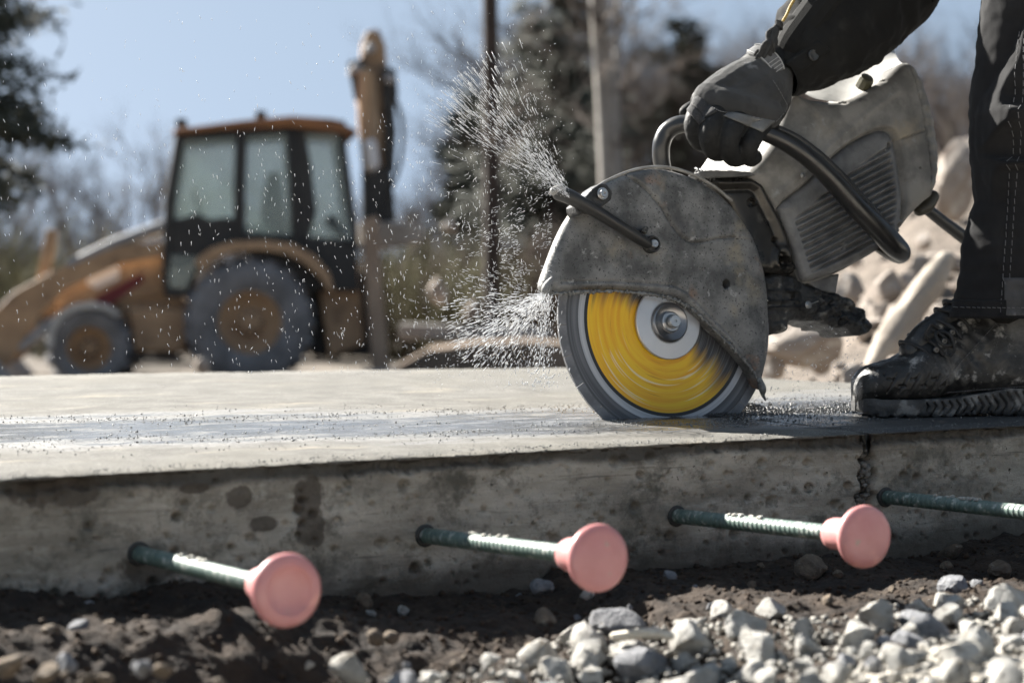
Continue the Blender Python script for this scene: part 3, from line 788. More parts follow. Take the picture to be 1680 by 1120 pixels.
body = relief('housing', body_out, .012, h_body, M_BODY, saw, depth=.15, step=2.0, shrink=.93, sub=2)
def ruled(name, front, nf, back, nb, m, k=10, sag=0.0, sub_=6):
    A = [S(q[0], q[1], nf) for q in catmull([(a, b, 0) for a, b in front], sub_)]; Bk = [S(q[0], q[1], nb) for q in catmull([(a, b, 0) for a, b in back], sub_)]
    n_ = len(A); V = []
    for i_ in range(k+1):
        f = i_/k
        for a_, b_ in zip(A, Bk): V.append(a_.lerp(b_, f)+Vector((0, 0, sag*math.sin(math.pi*f)))-Nn*(.004*(1-f)*0))
    Fc = [(i_*n_+j_, i_*n_+j_+1, (i_+1)*n_+j_+1, (i_+1)*n_+j_) for i_ in range(k) for j_ in range(n_-1)]
    return obj(name, V, Fc, m, saw, True)
ruled('front_cowl', [(1234, 284), (1262, 250), (1276, 230), (1294, 188), (1311, 147)], -.003, [(1146, 282), (1172, 245), (1195, 215), (1240, 175), (1282, 142)], -.135, M_TOPP, sag=.004)
ruled('top_cowl', [(1311, 148), (1330, 159), (1348, 164), (1382, 167), (1420, 152), (1455, 130), (1482, 105)], -.004, [(1286, 138), (1312, 112), (1345, 98), (1395, 84), (1430, 75), (1446, 71), (1466, 80)], -.13, M_TOPP, sag=-.006)
RIBDIR = (math.cos(R_(-27)), math.sin(R_(-27)))
def h_cover(X, Y, d):
    h = -.010*np.exp(-d/4.0)-.005*np.exp(-d/16.0)+.004
    q = -X*RIBDIR[1]+Y*RIBDIR[0]; a = X*RIBDIR[0]+Y*RIBDIR[1]
    g = .5-.5*np.cos(2*np.pi*q/10.4)
    mask = sstep(d, 12, 19)
    mask = mask*(1-(1-sstep(line_d(X, Y, [(1290, 345), (1330, 308), (1385, 262), (1440, 226)]), 18, 26)))
    g = g**1.3
    h -= mask*.0085*g
    # lower left face: ribs turn down over an edge
    h -= .003*np.exp(-(line_d(X, Y, [(1300, 350), (1322, 410), (1334, 455)])/9)**2)
    for cx, cy in ((1458, 239), (1478, 370), (1383, 403), (1318, 288)):
        dd = np.hypot((X-cx)/4.2, (Y-cy)/5.6); h = np.where(dd < 1.9, np.maximum(h, -.002), h); h -= .008*(1-sstep(dd, .75, 1.1))
    return h
relief('vent_cover', cover_out, .0155, h_cover, M_COVER, saw, depth=.02, step=1.35, shrink=.98, sub=2, sharp=70)
# fuel cap and screws
cc = S(1420, 133, -.004)
MB().lathe([(.0125, -.012), (.0125, .004), (.0105, .007), (.0030, .008), (0, .008)], cc, (Nn+Vv*.8).normalized(), 10).obj('fuel_cap', mat('olive_cap', (.09, .085, .05), (.06, .055, .035), scale=60, rough=.5), saw, True, sharp=30)
bolt(1317, 288, .020, .0030, M_STEEL, None, 'screw', .003)
# small trim strip under the cowl
MB().prism([S(x, y, .008) for x, y in ((1146, 282), (1165, 279), (1230, 282), (1240, 288), (1205, 290), (1150, 291))], Nn*-.03, Nn*.001).obj('trim_strip', M_COVER, saw, bevel=.001)

# ---- front handle
hp = [(1090, 283, -.034, 11.5), (1085, 262, -.034, 12.5), (1085, 238, -.030, 13), (1093, 218, -.024, 13), (1107, 207, -.014, 13), (1127, 203, -.002, 13), (1160, 203, .020, 12.5), (1200, 205, .036, 12.5), (1235, 212, .048, 12.5), (1265, 222, .056, 12.5), (1300, 240, .060, 13.5), (1335, 266, .062, 14), (1370, 300, .062, 15), (1405, 339, .062, 16), (1438, 372, .060, 17), (1466, 402, .056, 17), (1478, 414, .046, 15), (1474, 418, .034, 13), (1458, 413, .016, 11), (1440, 402, -.004, 10)]
MB().tube([S(a, b, c) for a, b, c, d in hp], [d/PXM for *_, d in hp], 18, True, 5).obj('front_handle', mat('black_handle', (.018, .018, .018), (.030, .029, .027), scale=20, rough=.28, rough2=.42, bump=.12, bscale=200, bdist=.0008, extra=[((.085, .08, .06), 16, .66, .78, 3.), ((.11, .11, .10), 700, .71, .75, 5.)], coat=.3), saw, True, sharp=80)
MB().tube([S(a, b, c+.006) for a, b, c in ((1278, 212, .052), (1310, 228, .056), (1345, 254, .058), (1380, 287, .058), (1410, 320, .056), (1440, 352, .052))], [.006]*6, 10).obj('handle_rib', M_BLACKP, saw, True, sharp=80)
# ---- lower casting and foot
foot_out = [(1255, 452), (1300, 450), (1312, 456), (1328, 466), (1346, 470), (1362, 478), (1380, 482), (1395, 487), (1406, 497), (1420, 505), (1429, 518), (1435, 532), (1431, 543), (1412, 550), (1403, 546), (1394, 537), (1370, 536), (1356, 528), (1325, 525), (1300, 526), (1299, 537), (1290, 544), (1274, 547), (1262, 540)]
def h_foot(X, Y, d):
    h = -.010*np.exp(-d/4.0)
    nzv = np.array([fbm(Vector((x*.05, y*.05, 3)), 4) for x, y in zip(X.ravel(), Y.ravel())]).reshape(X.shape)
    h += .010*nzv*(X > 1335)+.003*nzv
    h += .005*(inpoly(X, Y, [(1312, 462), (1345, 478), (1352, 495), (1335, 512), (1322, 516), (1312, 505)]))
    for y in (477, 494, 505): h += .003*np.exp(-((Y-y)/2.0)**2)*(X < 1312)
    for x in (1281, 1300): h += .003*np.exp(-((X-x)/2.0)**2)*(Y < 500)
    h -= .009*(1-sstep(np.hypot((X-1382)/5, (Y-527)/6), .7, 1.1)); h -= .007*(1-sstep(np.hypot((X-1300)/5, (Y-486)/8), .7, 1.1))
    return h
relief('lower_casting', foot_out, -.004, h_foot, M_OILY, saw, depth=.07, step=1.8, shrink=.92, sub=2)
bolt(1326, 500, .008, .0040, M_STEEL, None, 'bolt', .004)
MB().tube([S(1331, 498, .010), S(1342, 494, .010)], .0011, 6).obj('bolt_pin', M_STEEL, saw, True)
MB().prism([S(x, y, -.01) for x, y in ((1318, 455), (1350, 455), (1378, 448), (1374, 470), (1372, 482), (1340, 476))], Nn*-.05, Nn*0).obj('tank_bracket', M_COVER, saw, bevel=.003)
# ---- rear handle
MB().tube([S(1500, 330, -.05), S(1522, 344, -.05), S(1550, 366, -.055), S(1585, 392, -.06), S(1630, 425, -.07), S(1680, 430, -.08), S(1740, 390, -.09), (S(1760, 330, -.09)), S(1730, 290, -.08), S(1660, 285, -.08)], [.009, .0095, .010, .011, .012, .012, .013, .014, .014, .012], 14).obj('rear_handle', M_BLACKP, saw, True, sharp=80)
MB().tube([S(1508, 345, -.03), S(1520, 336, -.03), S(1530, 322, -.03)], [.010, .013, .011], 12).obj('handle_mount', mat('olive_mount', (.05, .045, .03), (.035, .03, .02), scale=50, rough=.5), saw, True, sharp=80)
# ================================================================== PERSON
person = empty('person', on_z(1600, 688, 0), 'person in dark work clothes and dusty black boots gripping the saw with a gloved hand', 'person')
def jerk(c, n, s):    # cloth noise
    return fbm(Vector(c)*s, 4)
def loft(name, rings, m, parent, disp=None, n=64, caps=True, mods=None):
    """rings: [(centre Vector, axis dir, x dir, rx, ry)]"""
    V = []; Fc = []; nr = len(rings)
    for i, (c, ax, x, rx, ry) in enumerate(rings):
        ax = ax.normalized(); x = (x-ax*x.dot(ax)).normalized(); y = ax.cross(x)
        for k in range(n):
            a = 2*math.pi*k/n; dr = x*math.cos(a)*rx+y*math.sin(a)*ry; p = c+dr
            if disp: p = disp(p, dr.normalized(), i/(nr-1), a)
            V.append(p)
    for i in range(nr-1):
        for k in range(n):
            k2 = (k+1) % n; Fc.append((i*n+k, i*n+k2, (i+1)*n+k2, (i+1)*n+k))
    if caps: Fc += [tuple(range(n))[::-1], tuple((nr-1)*n+k for k in range(n))]
    return obj(name, V, Fc, m, parent, True, True)
M_TROUS = mat('dark_work_trousers', (.017, .017, .018), (.011, .011, .012), scale=14, rough=.92, bump=.5, bscale=900, bdist=.0008, extra=[((.055, .054, .054), 7, .60, .8, 3.), ((.07, .07, .07), 120, .68, .8, 5.)], sheen=.06, spec=.2)
M_JACK = mat('black_jacket_cloth', (.014, .014, .0135), (.009, .009, .009), scale=14, rough=.9, bump=.5, bscale=900, bdist=.0008, extra=[((.04, .04, .038), 9, .60, .8, 3.)], sheen=.05, spec=.2)
M_GLOVE = mat('grey_glove_fabric', (.062, .062, .062), (.040, .040, .040), scale=25, rough=.9, bump=.8, bscale=1100, bdist=.001, extra=[((.035, .035, .036), 12, .58, .75, 3.), ((.19, .19, .19), 20, .62, .75, 7.)], sheen=.12, spec=.25)
M_GLOVED = mat('black_glove_leather', (.018, .018, .0175), (.011, .011, .011), scale=30, rough=.62, rough2=.75, bump=.5, bscale=380, bdist=.001, extra=[((.06, .06, .06), 22, .63, .78, 3.)], spec=.3)

# ---- lower leg and trousers
YL = at_y(1500, 688, 2.88).y
YB = on_z(1500, 688, 0).y
print('boot Y', YB)
legY = YB+.055
left = [(-120, 1640), (-60, 1626), (0, 1612), (60, 1603), (100, 1598), (130, 1594), (160, 1592), (220, 1590), (280, 1592), (310, 1596), (330, 1599), (350, 1592), (400, 1580), (450, 1573), (500, 1567), (521, 1564)]
wid = [(-120, 265), (0, 238), (130, 232), (220, 225), (330, 196), (400, 186), (521, 178)]
patches = [([(60, 1650, 1662), (90, 1640, 1661), (110, 1632, 1656), (130, 1620, 1648), (160, 1603, 1636), (178, 1594, 1640), (188, 1592, 1658), (205, 1592, 1655), (225, 1592, 1630), (245, 1592, 1610)], .95),
           ([(258, 1594, 1600), (268, 1596, 1640), (273, 1598, 1655), (282, 1599, 1628), (300, 1602, 1624), (320, 1608, 1620), (345, 1615, 1617)], .8)]
def trou_disp(p, nrm, f, a):
    # image-like coordinates of the point measured on the leg plane
    px = 840+F*(p.x)/legY; py = 430+F*(HC-p.z)/legY
    front = max(0, -nrm.y)
    h = 0
    for rows, sl in patches:
        ys = [r[0] for r in rows]
        if ys[0]-12 < py < ys[-1]+12:
            xl = np.interp(py, ys, [r[1] for r in rows]); xr = np.interp(py, ys, [r[2] for r in rows])
            ed = min(1, (py-ys[0]+12)/14, (ys[-1]+12-py)/14)
            if px > xl:
                hh = sl*(min(px, xr)-xl)/1130*ed
                if px > xr: hh *= math.exp(-((px-xr)/24))
                h += hh
    h *= front**.4 if front > 0 else 0
    q = Vector((p.x*9, p.y*9, p.z*5)); h += .0050*fbm(q, 4)
    q2 = Vector((p.x*26+p.z*9, p.y*22, p.z*20)); h += .0016*(1-abs(fbm(q2, 3))*2)
    # gathered cloth above the hem
    k = math.exp(-max(0, py-300)/1e9) if py > 380 else 0
    h += .0016*math.sin(p.z*260+3*fbm(Vector((p.x*14, p.y*14, p.z*8)), 2))*(.5 if py > 380 else .25)
    # side seam
    xs = np.interp(py, [0, 200, 380, 521], [1664, 1656, 1642, 1632])
    if front > .3: h += .0016*math.exp(-((px-xs)/4)**2)-.0012*math.exp(-((px-xs+7)/2)**2)
    return p+nrm*h
rings = []
for i in range(150):
    py = 521-i*(521+120)/149.0
    lx = np.interp(py, [q[0] for q in left], [q[1] for q in left]); wd = np.interp(py, [q[0] for q in wid], [q[1] for q in wid])
    c = at_y(lx+wd/2, py, legY); rings.append((c, Vector((0, 0, 1)), Vector((1, 0, 0)), wd/2/F*legY, wd/2/F*legY*.66))
# bottom hem sits slightly lower on the outer side
knee_c = rings[-1][0]
hipL = Vector((1.02, legY+.10, .98))
for f in (.08, .18, .3, .45, .6, .75, .9, 1.0):
    c = knee_c.lerp(hipL, f); rings.append((c, Vector((hipL-knee_c))*min(1, f*3)+Vector((0, 0, 1))*(max(0, .3-f)), Vector((1, 0, 0)), .112+.012*f, .115+.02*f))
def hem_disp(p, nrm, f, a):
    q = trou_disp(p, nrm, f, a)
    return q
trousers = loft('trousers', rings, M_TROUS, person, hem_disp, n=150, caps=False)
sm = trousers.modifiers.new('thick', 'SOLIDIFY'); sm.thickness = .003; sm.offset = -1
# hem band, ankle reinforcement and its stitching
lo = [r for r in rings[:9]]
band = loft('trouser_hem', [(c, ax, x, rx+.0022, ry+.0022) for c, ax, x, rx, ry in rings[0:8]], M_TROUS, person, trou_disp, n=150, caps=False)
band.modifiers.new('thick', 'SOLIDIFY').thickness = .0022
V = []; nP = 26; mP = 30
def leg_surf(px, py, off):
    lx = np.interp(py, [q[0] for q in left], [q[1] for q in left]); wd = np.interp(py, [q[0] for q in wid], [q[1] for q in wid])
    r = wd/2; c = at_y(lx+r, py, legY); rx = r/F*legY; ry = rx*.66
    u_ = max(-1, min(1, (px-lx-r)/r)); a = math.asin(u_); nn = Vector((math.sin(a), -math.cos(a), 0))
    return trou_disp(c+Vector((nn.x*rx, nn.y*ry, 0)), nn, 0, a)+nn*off
V = [leg_surf(1634+(i/nP)*(1742-1634)-(2 if j < 3 else 0), 455+(j/mP)*62, .0030 if 0 < i < nP and 0 < j < mP else .0005) for j in range(mP+1) for i in range(nP+1)]
Fc = [(j*(nP+1)+i, j*(nP+1)+i+1, (j+1)*(nP+1)+i+1, (j+1)*(nP+1)+i) for j in range(mP) for i in range(nP)]
obj('ankle_patch', V, Fc, mat('worn_ankle_patch', (.060, .060, .063), (.035, .035, .037), scale=30, rough=.9, bump=.8, bscale=260, bdist=.0015, extra=[((.17, .17, .175), 45, .56, .72, 3.)], stretch=(1, 1, .6)), person)
M_THREAD = mat('grey_thread', (.14, .14, .145), (.09, .09, .095), scale=200, rough=.9)
mb = MB()
for k in range(34):
    y0 = 60+k*13.4
    for dx in (-5, 5):
        xs = np.interp(y0, [0, 200, 380, 521], [1664, 1656, 1642, 1632])+dx
        mb.tube([leg_surf(xs, y0, .0014), leg_surf(xs, y0+8, .0014)], .0006, 5, True, 1)
for x0 in range(1568, 1740, 7):
    mb.tube([leg_surf(x0, 503, .0036), leg_surf(x0+4, 503.5, .0036)], .0006, 5, True, 1)
mb.obj('stitching', M_THREAD, person, True, sharp=80)
# ---- boot (toe to the left, seen from its side)
M_BOOT = mat('dusty_black_leather', (.012, .012, .012), (.026, .026, .025), scale=18, rough=.28, rough2=.58, bump=.5, bscale=90, bdist=.003, bump2=.6, b2scale=500,
             extra=[((.22, .22, .215), 7, .56, .80, 21.), ((.15, .148, .142), 13, .52, .70, 3.), ((.30, .295, .28), 42, .56, .70, 5.), ((.14, .14, .14), 90, .63, .72, 8.), ((.012, .012, .012), 60, .6, .7, 11.)])
M_SOLE = mat('rubber_sole', (.026, .026, .025), (.060, .058, .056), scale=35, rough=.6, bump=.7, bscale=130, bdist=.003, extra=[((.20, .195, .185), 38, .52, .66, 3.)])
bt = on_z(1419, 686, 0); bdir = Vector((1, .16, 0)).normalized(); bs_ = Vector((-bdir.y, bdir.x, 0))   # bs_: away from camera
BL = .305
def bp(u, v, z): return bt+bdir*u+bs_*(v+.050)+Vector((0, 0, z))
PXB = F/bt.y
# profile of the upper: u (m) -> top z
ux = [0, .004, .012, .022, .040, .062, .080, .098, .112, .126, .140, .152, .175, .21, .25, .29, .305]
uz = [.045, .058, .068, .074, .079, .084, .095, .110, .122, .137, .150, .158, .163, .165, .163, .158, .120]
uw = [.012, .026, .036, .043, .050, .053, .053, .051, .049, .047, .045, .043, .042, .042, .041, .036, .015]
def boot_surface(name, m, grow=0.0, umin=0, umax=BL, nu=230, nv=150, feat=True):
    V = []; Fc = []
    for i in range(nu+1):
        f = i/nu; u = umin+(umax-umin)*(f if umin > 0 else (f**1.15))
        zt = np.interp(u, ux, uz)+grow; wd = np.interp(u, ux, uw)+grow
        zb = .022-grow*.5
        zm = (zt+zb)/2; hh = (zt-zb)/2
        ex = 2.6 if u < .1 else 2.6+ (u-.1)*6
        for k in range(nv):
            a = 2*math.pi*k/nv; ca, sa = math.cos(a), math.sin(a)
            v = math.copysign(abs(ca)**(2/ex), ca)*wd; z = zm+math.copysign(abs(sa)**(2/2.3), sa)*hh
            # the upper narrows towards the throat
            if u > .07:
                kk = max(0, (z-.06)/.1); v *= 1-.30*min(1, kk)*min(1, (u-.07)/.05)
            p = bp(u, v, z); nn = (bs_*ca+Vector((0, 0, sa)))
            if feat:
                h = .0022*fbm(Vector((p.x*22, p.y*22, p.z*22)), 4)
                if ca < 0:
                    # cap seam: from the sole up and back, then forward to the tongue
                    sx = .112-.000*z+.02*math.sin((z-.02)*38)
                    h += .0016*(1 if u < sx else 0)-.0018*math.exp(-((u-sx)/.0022)**2)
                    # zig-zag grooves on the rubber toe cap
                    if u < sx-.006 and .036 < z < .064 and u > .03:
                        c1 = (u/.0165) % 1; d1 = abs((c1-.5)-(z-.050)/.030*.9)
                        h -= .0034*max(0, 1-d1/.12)
                        if abs(z-(.056-.01*(int(u/.0165) % 2))) < .0015 and c1 < .7: h -= .0030
                    # creases behind the toe
                    if .12 < u < .2 and z < .12: h += .0016*math.sin((u*.8+z*.6)*260+4*fbm(p*20, 2))*math.exp(-((u-.16)/.03)**2)
                    # reinforcement band
                    d2 = abs((z-.085)-(u-.17)*.95)
                    h += .0012*math.exp(-(d2/.006)**4)
                p = p+nn*h
            V.append(p)
    for i in range(nu):
        for k in range(nv):
            k2 = (k+1) % nv; Fc.append((i*nv+k, i*nv+k2, (i+1)*nv+k2, (i+1)*nv+k))
    Fc += [tuple(range(nv))[::-1], tuple(nu*nv+k for k in range(nv))]
    return obj(name, V, Fc, m, person, True)
boot = boot_surface('boot', M_BOOT)
def parts_of(parent, names_objs):
    for o in names_objs:
        o.parent = parent; o.location = (0, 0, 0)
bootkids = []
# sole: outline loft with arched bottom and side lugs
V = []; Fc = []; nu = 300; nz_ = 13
su = [0, .006, .02, .045, .08, .12, .16, .2, .24, .275, .295, .31]
sw = [.006, .024, .038, .050, .055, .054, .048, .043, .043, .041, .033, .012]
def sole_bot(u): return .001+.003*math.exp(-((u-.185)/.03)**2)+.006*max(0, (.035-u)/.035)**1.5
def sole_top(u): return .026+.014*max(0, min(1, (u-.10)/.12))**1.5+ .004*max(0, (.03-u)/.03)
zf = np.linspace(0, 1, nz_)
for i in range(nu+1):
    u = -.001+(BL+.006)*(i/nu); wd = np.interp(u, su, sw)
    zb, zt = sole_bot(u), sole_top(u)
    ring = []
    for sgn in (-1, 1):
        seq = zf if sgn < 0 else zf[::-1]
        for f in seq:
            bul = .0035*math.sin(math.pi*f)**.5 if 0 < f < 1 else 0
            z = zb+(zt-zb)*f; q = wd+bul
            if .09 < u < .30:
                c1 = ((u+abs(z-.016)*.7)/.0125) % 1
                if .12 < f < .85: q -= .0060*max(0, 1-abs(c1-.5)/.20)
            if f < .15: z += .0022*(1 if ((u/.019) % 1) < .28 else 0)
            q += .0012*fbm(Vector((u*80, z*80, sgn)), 3)
            ring.append(bp(u, sgn*q, z))
    V += ring
n = 2*nz_
for i in range(nu):
    for k in range(n):
        k2 = (k+1) % n; Fc.append((i*n+k, i*n+k2, (i+1)*n+k2, (i+1)*n+k))
Fc += [tuple(range(n))[::-1], tuple(nu*n+k for k in range(n))]
bootkids.append(obj('sole', V, Fc, M_SOLE, None, True))
bootkids[-1].data.set_sharp_from_angle(angle=R_(45))
# tongue, collar and laces
mb = MB(); mb.tube([bp(.085, -.010, .092), bp(.105, -.010, .117), bp(.125, -.008, .132), bp(.146, -.006, .146), bp(.165, -.004, .160)], [.020, .020, .018, .018, .018], 20)
bootkids.append(mb.obj('tongue', M_BOOT, None, True, sharp=80))
M_LACE = mat('black_lace', (.016, .016, .016), (.03, .03, .03), scale=90, rough=.7, bump=.8, bscale=900, bdist=.001)
rl = random.Random(3)
for k in range(6):
    u = .076+k*.0135; z = np.interp(u, ux, uz)
    mb = MB(); mb.tube([bp(u+.030, -.046, z-.012), bp(u+.020, -.040, z+.002), bp(u+.006, -.026, z+.012), bp(u-.004, -.010, z+.015), bp(u-.002, .010, z+.014), bp(u+.01, .03, z+.002)], [.0030]*6, 10)
    bootkids.append(mb.obj('lace', M_LACE, None, True, sharp=80))
mb = MB(); mb.tube([bp(.118, -.030, .124), bp(.108, -.044, .120), bp(.112, -.052, .108), bp(.126, -.050, .104), bp(.136, -.044, .112), bp(.126, -.036, .122)], [.0026]*6, 8)
mb.tube([bp(.118, -.032, .124), bp(.128, -.050, .120), bp(.134, -.052, .100), bp(.130, -.050, .090)], .0024, 8)
mb.tube([bp(.116, -.03, .128), bp(.102, -.040, .134), bp(.094, -.040, .120), bp(.100, -.036, .112)], .0024, 8)
bootkids.append(mb.obj('lace_knot', M_LACE, None, True, sharp=80))
for k in range(5):
    c = bp(.108+k*.0125, -.0455+k*.001, .098+k*.0125)
    bootkids.append(MB().lathe([(.0044, 0), (.0044, .002), (.0036, .003), (.0022, .003), (.0020, .0005), (0, .0005)], c, -bs_, 16).obj('eyelet', M_DARKST, None, True, sharp=30))
mb = MB()
for (u0, z0, u1, z1, nS) in ((.115, .048, .205, .135, 30), (.205, .135, .232, .108, 9), (.13, .035, .28, .045, 34)):
    for i in range(nS):
        a, b_ = i/nS, (i+.62)/nS
        def onb(t):
            u = u0+(u1-u0)*t; z = z0+(z1-z0)*t
            zt = np.interp(u, ux, uz); wd = np.interp(u, ux, uw); zm = (zt+.022)/2; hh = (zt-.022)/2
            sa = max(-1, min(1, (z-zm)/hh)); ex = 2.6+max(0, u-.1)*6; ang = math.asin(math.copysign(min(1, abs(sa)**(2.3/2)), sa)); v = -abs(math.cos(ang))**(2/ex)*wd
            v *= 1-.30*min(1, max(0, (z-.06)/.1))*min(1, (u-.07)/.05)
            return bp(u, v-.0022, z)
        mb.tube([onb(a), onb(b_)], .0006, 5, True, 1)
bootkids.append(mb.obj('boot_stitching', M_THREAD, None, True, sharp=80))
for o in bootkids: o.parent = boot
# shaft filling the trouser leg
# ---- body: one continuous figure (skin modifier), mostly inside the clothes
ank = bp(.215, 0, .12); kneeL = Vector((.775, legY, .53)); hip = Vector((1.05, legY+.10, 1.0))
wrist = S(1268, 118, .030); elbow = Vector((.62, wrist.y+.03, .80))
shoulder = Vector((.80, 3.02, 1.06))
skel = [(Vector((1.08, 3.17, 1.0)), .13, -1), (Vector((.98, 3.17, 1.12)), .125, 0), (Vector((.86, 3.17, 1.20)), .14, 1), (Vector((.76, 3.17, 1.24)), .06, 2), (Vector((.68, 3.17, 1.27)), .085, 3), (Vector((.62, 3.17, 1.24)), .08, 4),
        (Vector((.84, 3.02, 1.14)), .06, 2), (elbow, .045, 6), (wrist+(elbow-wrist).normalized()*.02, .030, 7),
        (Vector((.84, 3.34, 1.14)), .06, 2), (Vector((1.02, 3.40, .86)), .045, 9), (Vector((.98, 3.14, .62)), .032, 10), (Vector((.95, 3.06, .56)), .035, 11),
        (hip+Vector((0, .0, -.03)), .10, 0), (kneeL, .062, 13), (ank, .043, 14),
        (Vector((1.10, 3.28, .96)), .10, 0), (Vector((1.05, 3.50, .52)), .062, 16), (Vector((1.28, 3.55, .12)), .043, 17)]
me = bpy.data.meshes.new('body'); Lp = person.location
me.from_pydata([tuple(p-Lp) for p, r, q in skel], [(q, i) for i, (p, r, q) in enumerate(skel) if q >= 0], [])
bo = bpy.data.objects.new('body', me); link(bo, person)
bo.modifiers.new('skin', 'SKIN'); ss_ = bo.modifiers.new('sub', 'SUBSURF'); ss_.levels = 2; ss_.render_levels = 2
for i, (p, r, q) in enumerate(skel): me.skin_vertices[0].data[i].radius = (r, r)
me.skin_vertices[0].data[0].use_root = True
me.materials.append(M_JACK)
# second leg and boot, jacket, hard hat beyond the frame
M_SKIN = mat('skin', (.45, .28, .21), (.40, .24, .18), scale=20, rough=.5, sss=.1)
hipR = Vector((1.10, 3.28, .96)); kneeR = Vector((1.05, 3.50, .52)); ankR = Vector((1.28, 3.55, .10))
def cl_disp(p, nrm, f, a): return p+nrm*(.010*fbm(Vector((p.x*7, p.y*7, p.z*7)), 4))
def limb(name, pts, rads, m, n=48, sub=8):
    V, Fc = tube_geo(pts, rads, n, True, sub); V = [v+(v-Vector(min(pts, key=lambda q: (Vector(q)-v).length))).normalized()*.010*fbm(v*8, 4) for v in V]
    return obj(name, V, Fc, m, person, True)
limb('trouser_leg', [hipR, hipR.lerp(kneeR, .5), kneeR, kneeR.lerp(ankR, .5), ankR], [.125, .115, .10, .09, .085], M_TROUS)
limb('jacket', [Vector((1.10, 3.17, .98)), Vector((1.0, 3.17, 1.10)), Vector((.90, 3.17, 1.17)), Vector((.80, 3.17, 1.21))], [.18, .19, .19, .12], M_JACK)
limb('sleeve', [Vector((.84, 3.36, 1.14)), Vector((1.03, 3.41, .87)), Vector((.985, 3.15, .63))], [.085, .07, .05], M_JACK)
hd = Vector((.645, 3.17, 1.255)); hx = Vector((-.75, 0, -.65)).normalized(); hz = Vector((-.65, 0, .75)).normalized()
mb = MB().lathe([(.118, -.005), (.120, .010), (.108, .055), (.085, .090), (.05, .112), (0, .120)], hd+hz*.04, hz, 40)
mb.obj('hard_hat', mat('hat_shell', (.6, .6, .58), rough=.4, bump=.0), person, True, sharp=60)
MB().tube([hd+hx*.085-hz*.005, hd+hx*.110-hz*.035, hd+hx*.095-hz*.045], [.010, .013, .008], 10).obj('nose', M_SKIN, person, True, sharp=80)
mr = boot.data
b2 = boot.copy(); link(b2, person); b2.name = 'boot'; b2.location = Vector(boot.location)+Vector((.46, .66, 0))
for ch in bootkids[:2]:
    c2_ = ch.copy(); link(c2_, b2)

# ---- glove gripping the handle
def capsules(name, chains, m, voxel, smooth=4, disp=None):
    mb = MB()
    for pts, rd in chains:
        V, Fc = tube_geo(pts, rd, 16, True, 4); mb.add(V, Fc)
    o = obj(name, mb.v, mb.f, m, person, True)
    r = o.modifiers.new('remesh', 'REMESH'); r.mode = 'VOXEL'; r.voxel_size = voxel; r.use_smooth_shade = True
    s = o.modifiers.new('smooth', 'SMOOTH'); s.iterations = smooth; s.factor = .5
    if disp:
        t = bpy.data.textures.new(name+'_tex', 'CLOUDS'); t.noise_scale = disp[1]; t.noise_depth = 3
        d = o.modifiers.new('disp', 'DISPLACE'); d.texture = t; d.strength = disp[0]; d.mid_level = .5; d.texture_coords = 'GLOBAL'
    return o
p_ = 1/PXM
W_ = S(1262, 122, .022)
# palm / back of the hand
palm = [([W_, S(1215, 140, .030), S(1160, 168, .030)], [.034, .032, .026]),
        ([W_, S(1225, 155, .040), S(1185, 182, .046)], [.034, .033, .026]),
        ([S(1266, 130, .024), S(1245, 165, .044), S(1222, 190, .056)], [.033, .030, .024]),
        ([S(1274, 140, .022), S(1268, 168, .036), S(1256, 196, .050)], [.026, .026, .022]),
        ([S(1248, 118, .015), S(1195, 140, .012), S(1158, 160, .012)], [.026, .026, .020])]
fr = .0128
fing = [([S(1158, 166, .030), S(1144, 186, .040), S(1138, 210, .040), S(1148, 232, .030), S(1164, 240, .014)], [.018, .0155, .0145, .0138, .0125]),
        ([S(1180, 182, .050), S(1168, 206, .064), S(1164, 228, .060), S(1172, 248, .046), S(1188, 250, .028)], [.019, .0165, .0155, .0145, .0125]),
        ([S(1214, 190, .060), S(1199, 216, .074), S(1195, 240, .070), S(1203, 258, .054), S(1216, 258, .036)], [.020, .0170, .0158, .0145, .0125]),
        ([S(1250, 198, .056), S(1232, 228, .070), S(1226, 246, .068), S(1231, 259, .054), S(1238, 258, .038)], [.019, .0165, .0150, .0135, .0120])]
thumb = [([S(1240, 130, .005), S(1190, 150, -.010), S(1150, 172, -.016), S(1128, 182, -.012), S(1122, 184, -.010)], [.022, .018, .014, .011, .008])]
# knuckle roll bridging
glove = capsules('glove', palm+fing+thumb, M_GLOVED, .0018, 5, (.0022, .012))
# grey knit back panel laid over the back of the hand: outer shell of the same capsules, cut to the upper side
V = []; Fc = []
shell = [([S(1162, 160, .034), S(1184, 171, .049), S(1216, 179, .058), S(1256, 187, .055)], [.0250, .0275, .0280, .0270]), ([W_+Nn*.0, S(1217, 138, .033), S(1176, 158, .034)], [.0365, .0355, .0290]), ([W_, S(1227, 152, .041), S(1196, 172, .046)], [.0365, .0360, .0290]), ([S(1264, 128, .025), S(1248, 158, .044), S(1230, 178, .055)], [.0355, .0335, .0270]), ([S(1272, 138, .023), S(1268, 160, .036), S(1262, 182, .046)], [.0275, .0275, .0235]), ([S(1248, 118, .016), S(1198, 138, .013), S(1168, 153, .014)], [.0272, .0270, .0215])]
capsules('glove_back', shell, M_GLOVE, .0020, 6, (.0015, .01))
bpy.context.view_layer.update()
from mathutils.bvhtree import BVHTree
_dg = bpy.context.evaluated_depsgraph_get()
def bvh_of(names):
    V = []; Fc = []
    for o_ in names:
        ev = o_.evaluated_get(_dg); me_ = ev.to_mesh(); mw = o_.matrix_world.copy(); b0 = len(V)
        V += [mw @ v.co for v in me_.vertices]; Fc += [tuple(b0+k for k in p.vertices) for p in me_.polygons]; ev.to_mesh_clear()
    return BVHTree.FromPolygons(V, Fc)
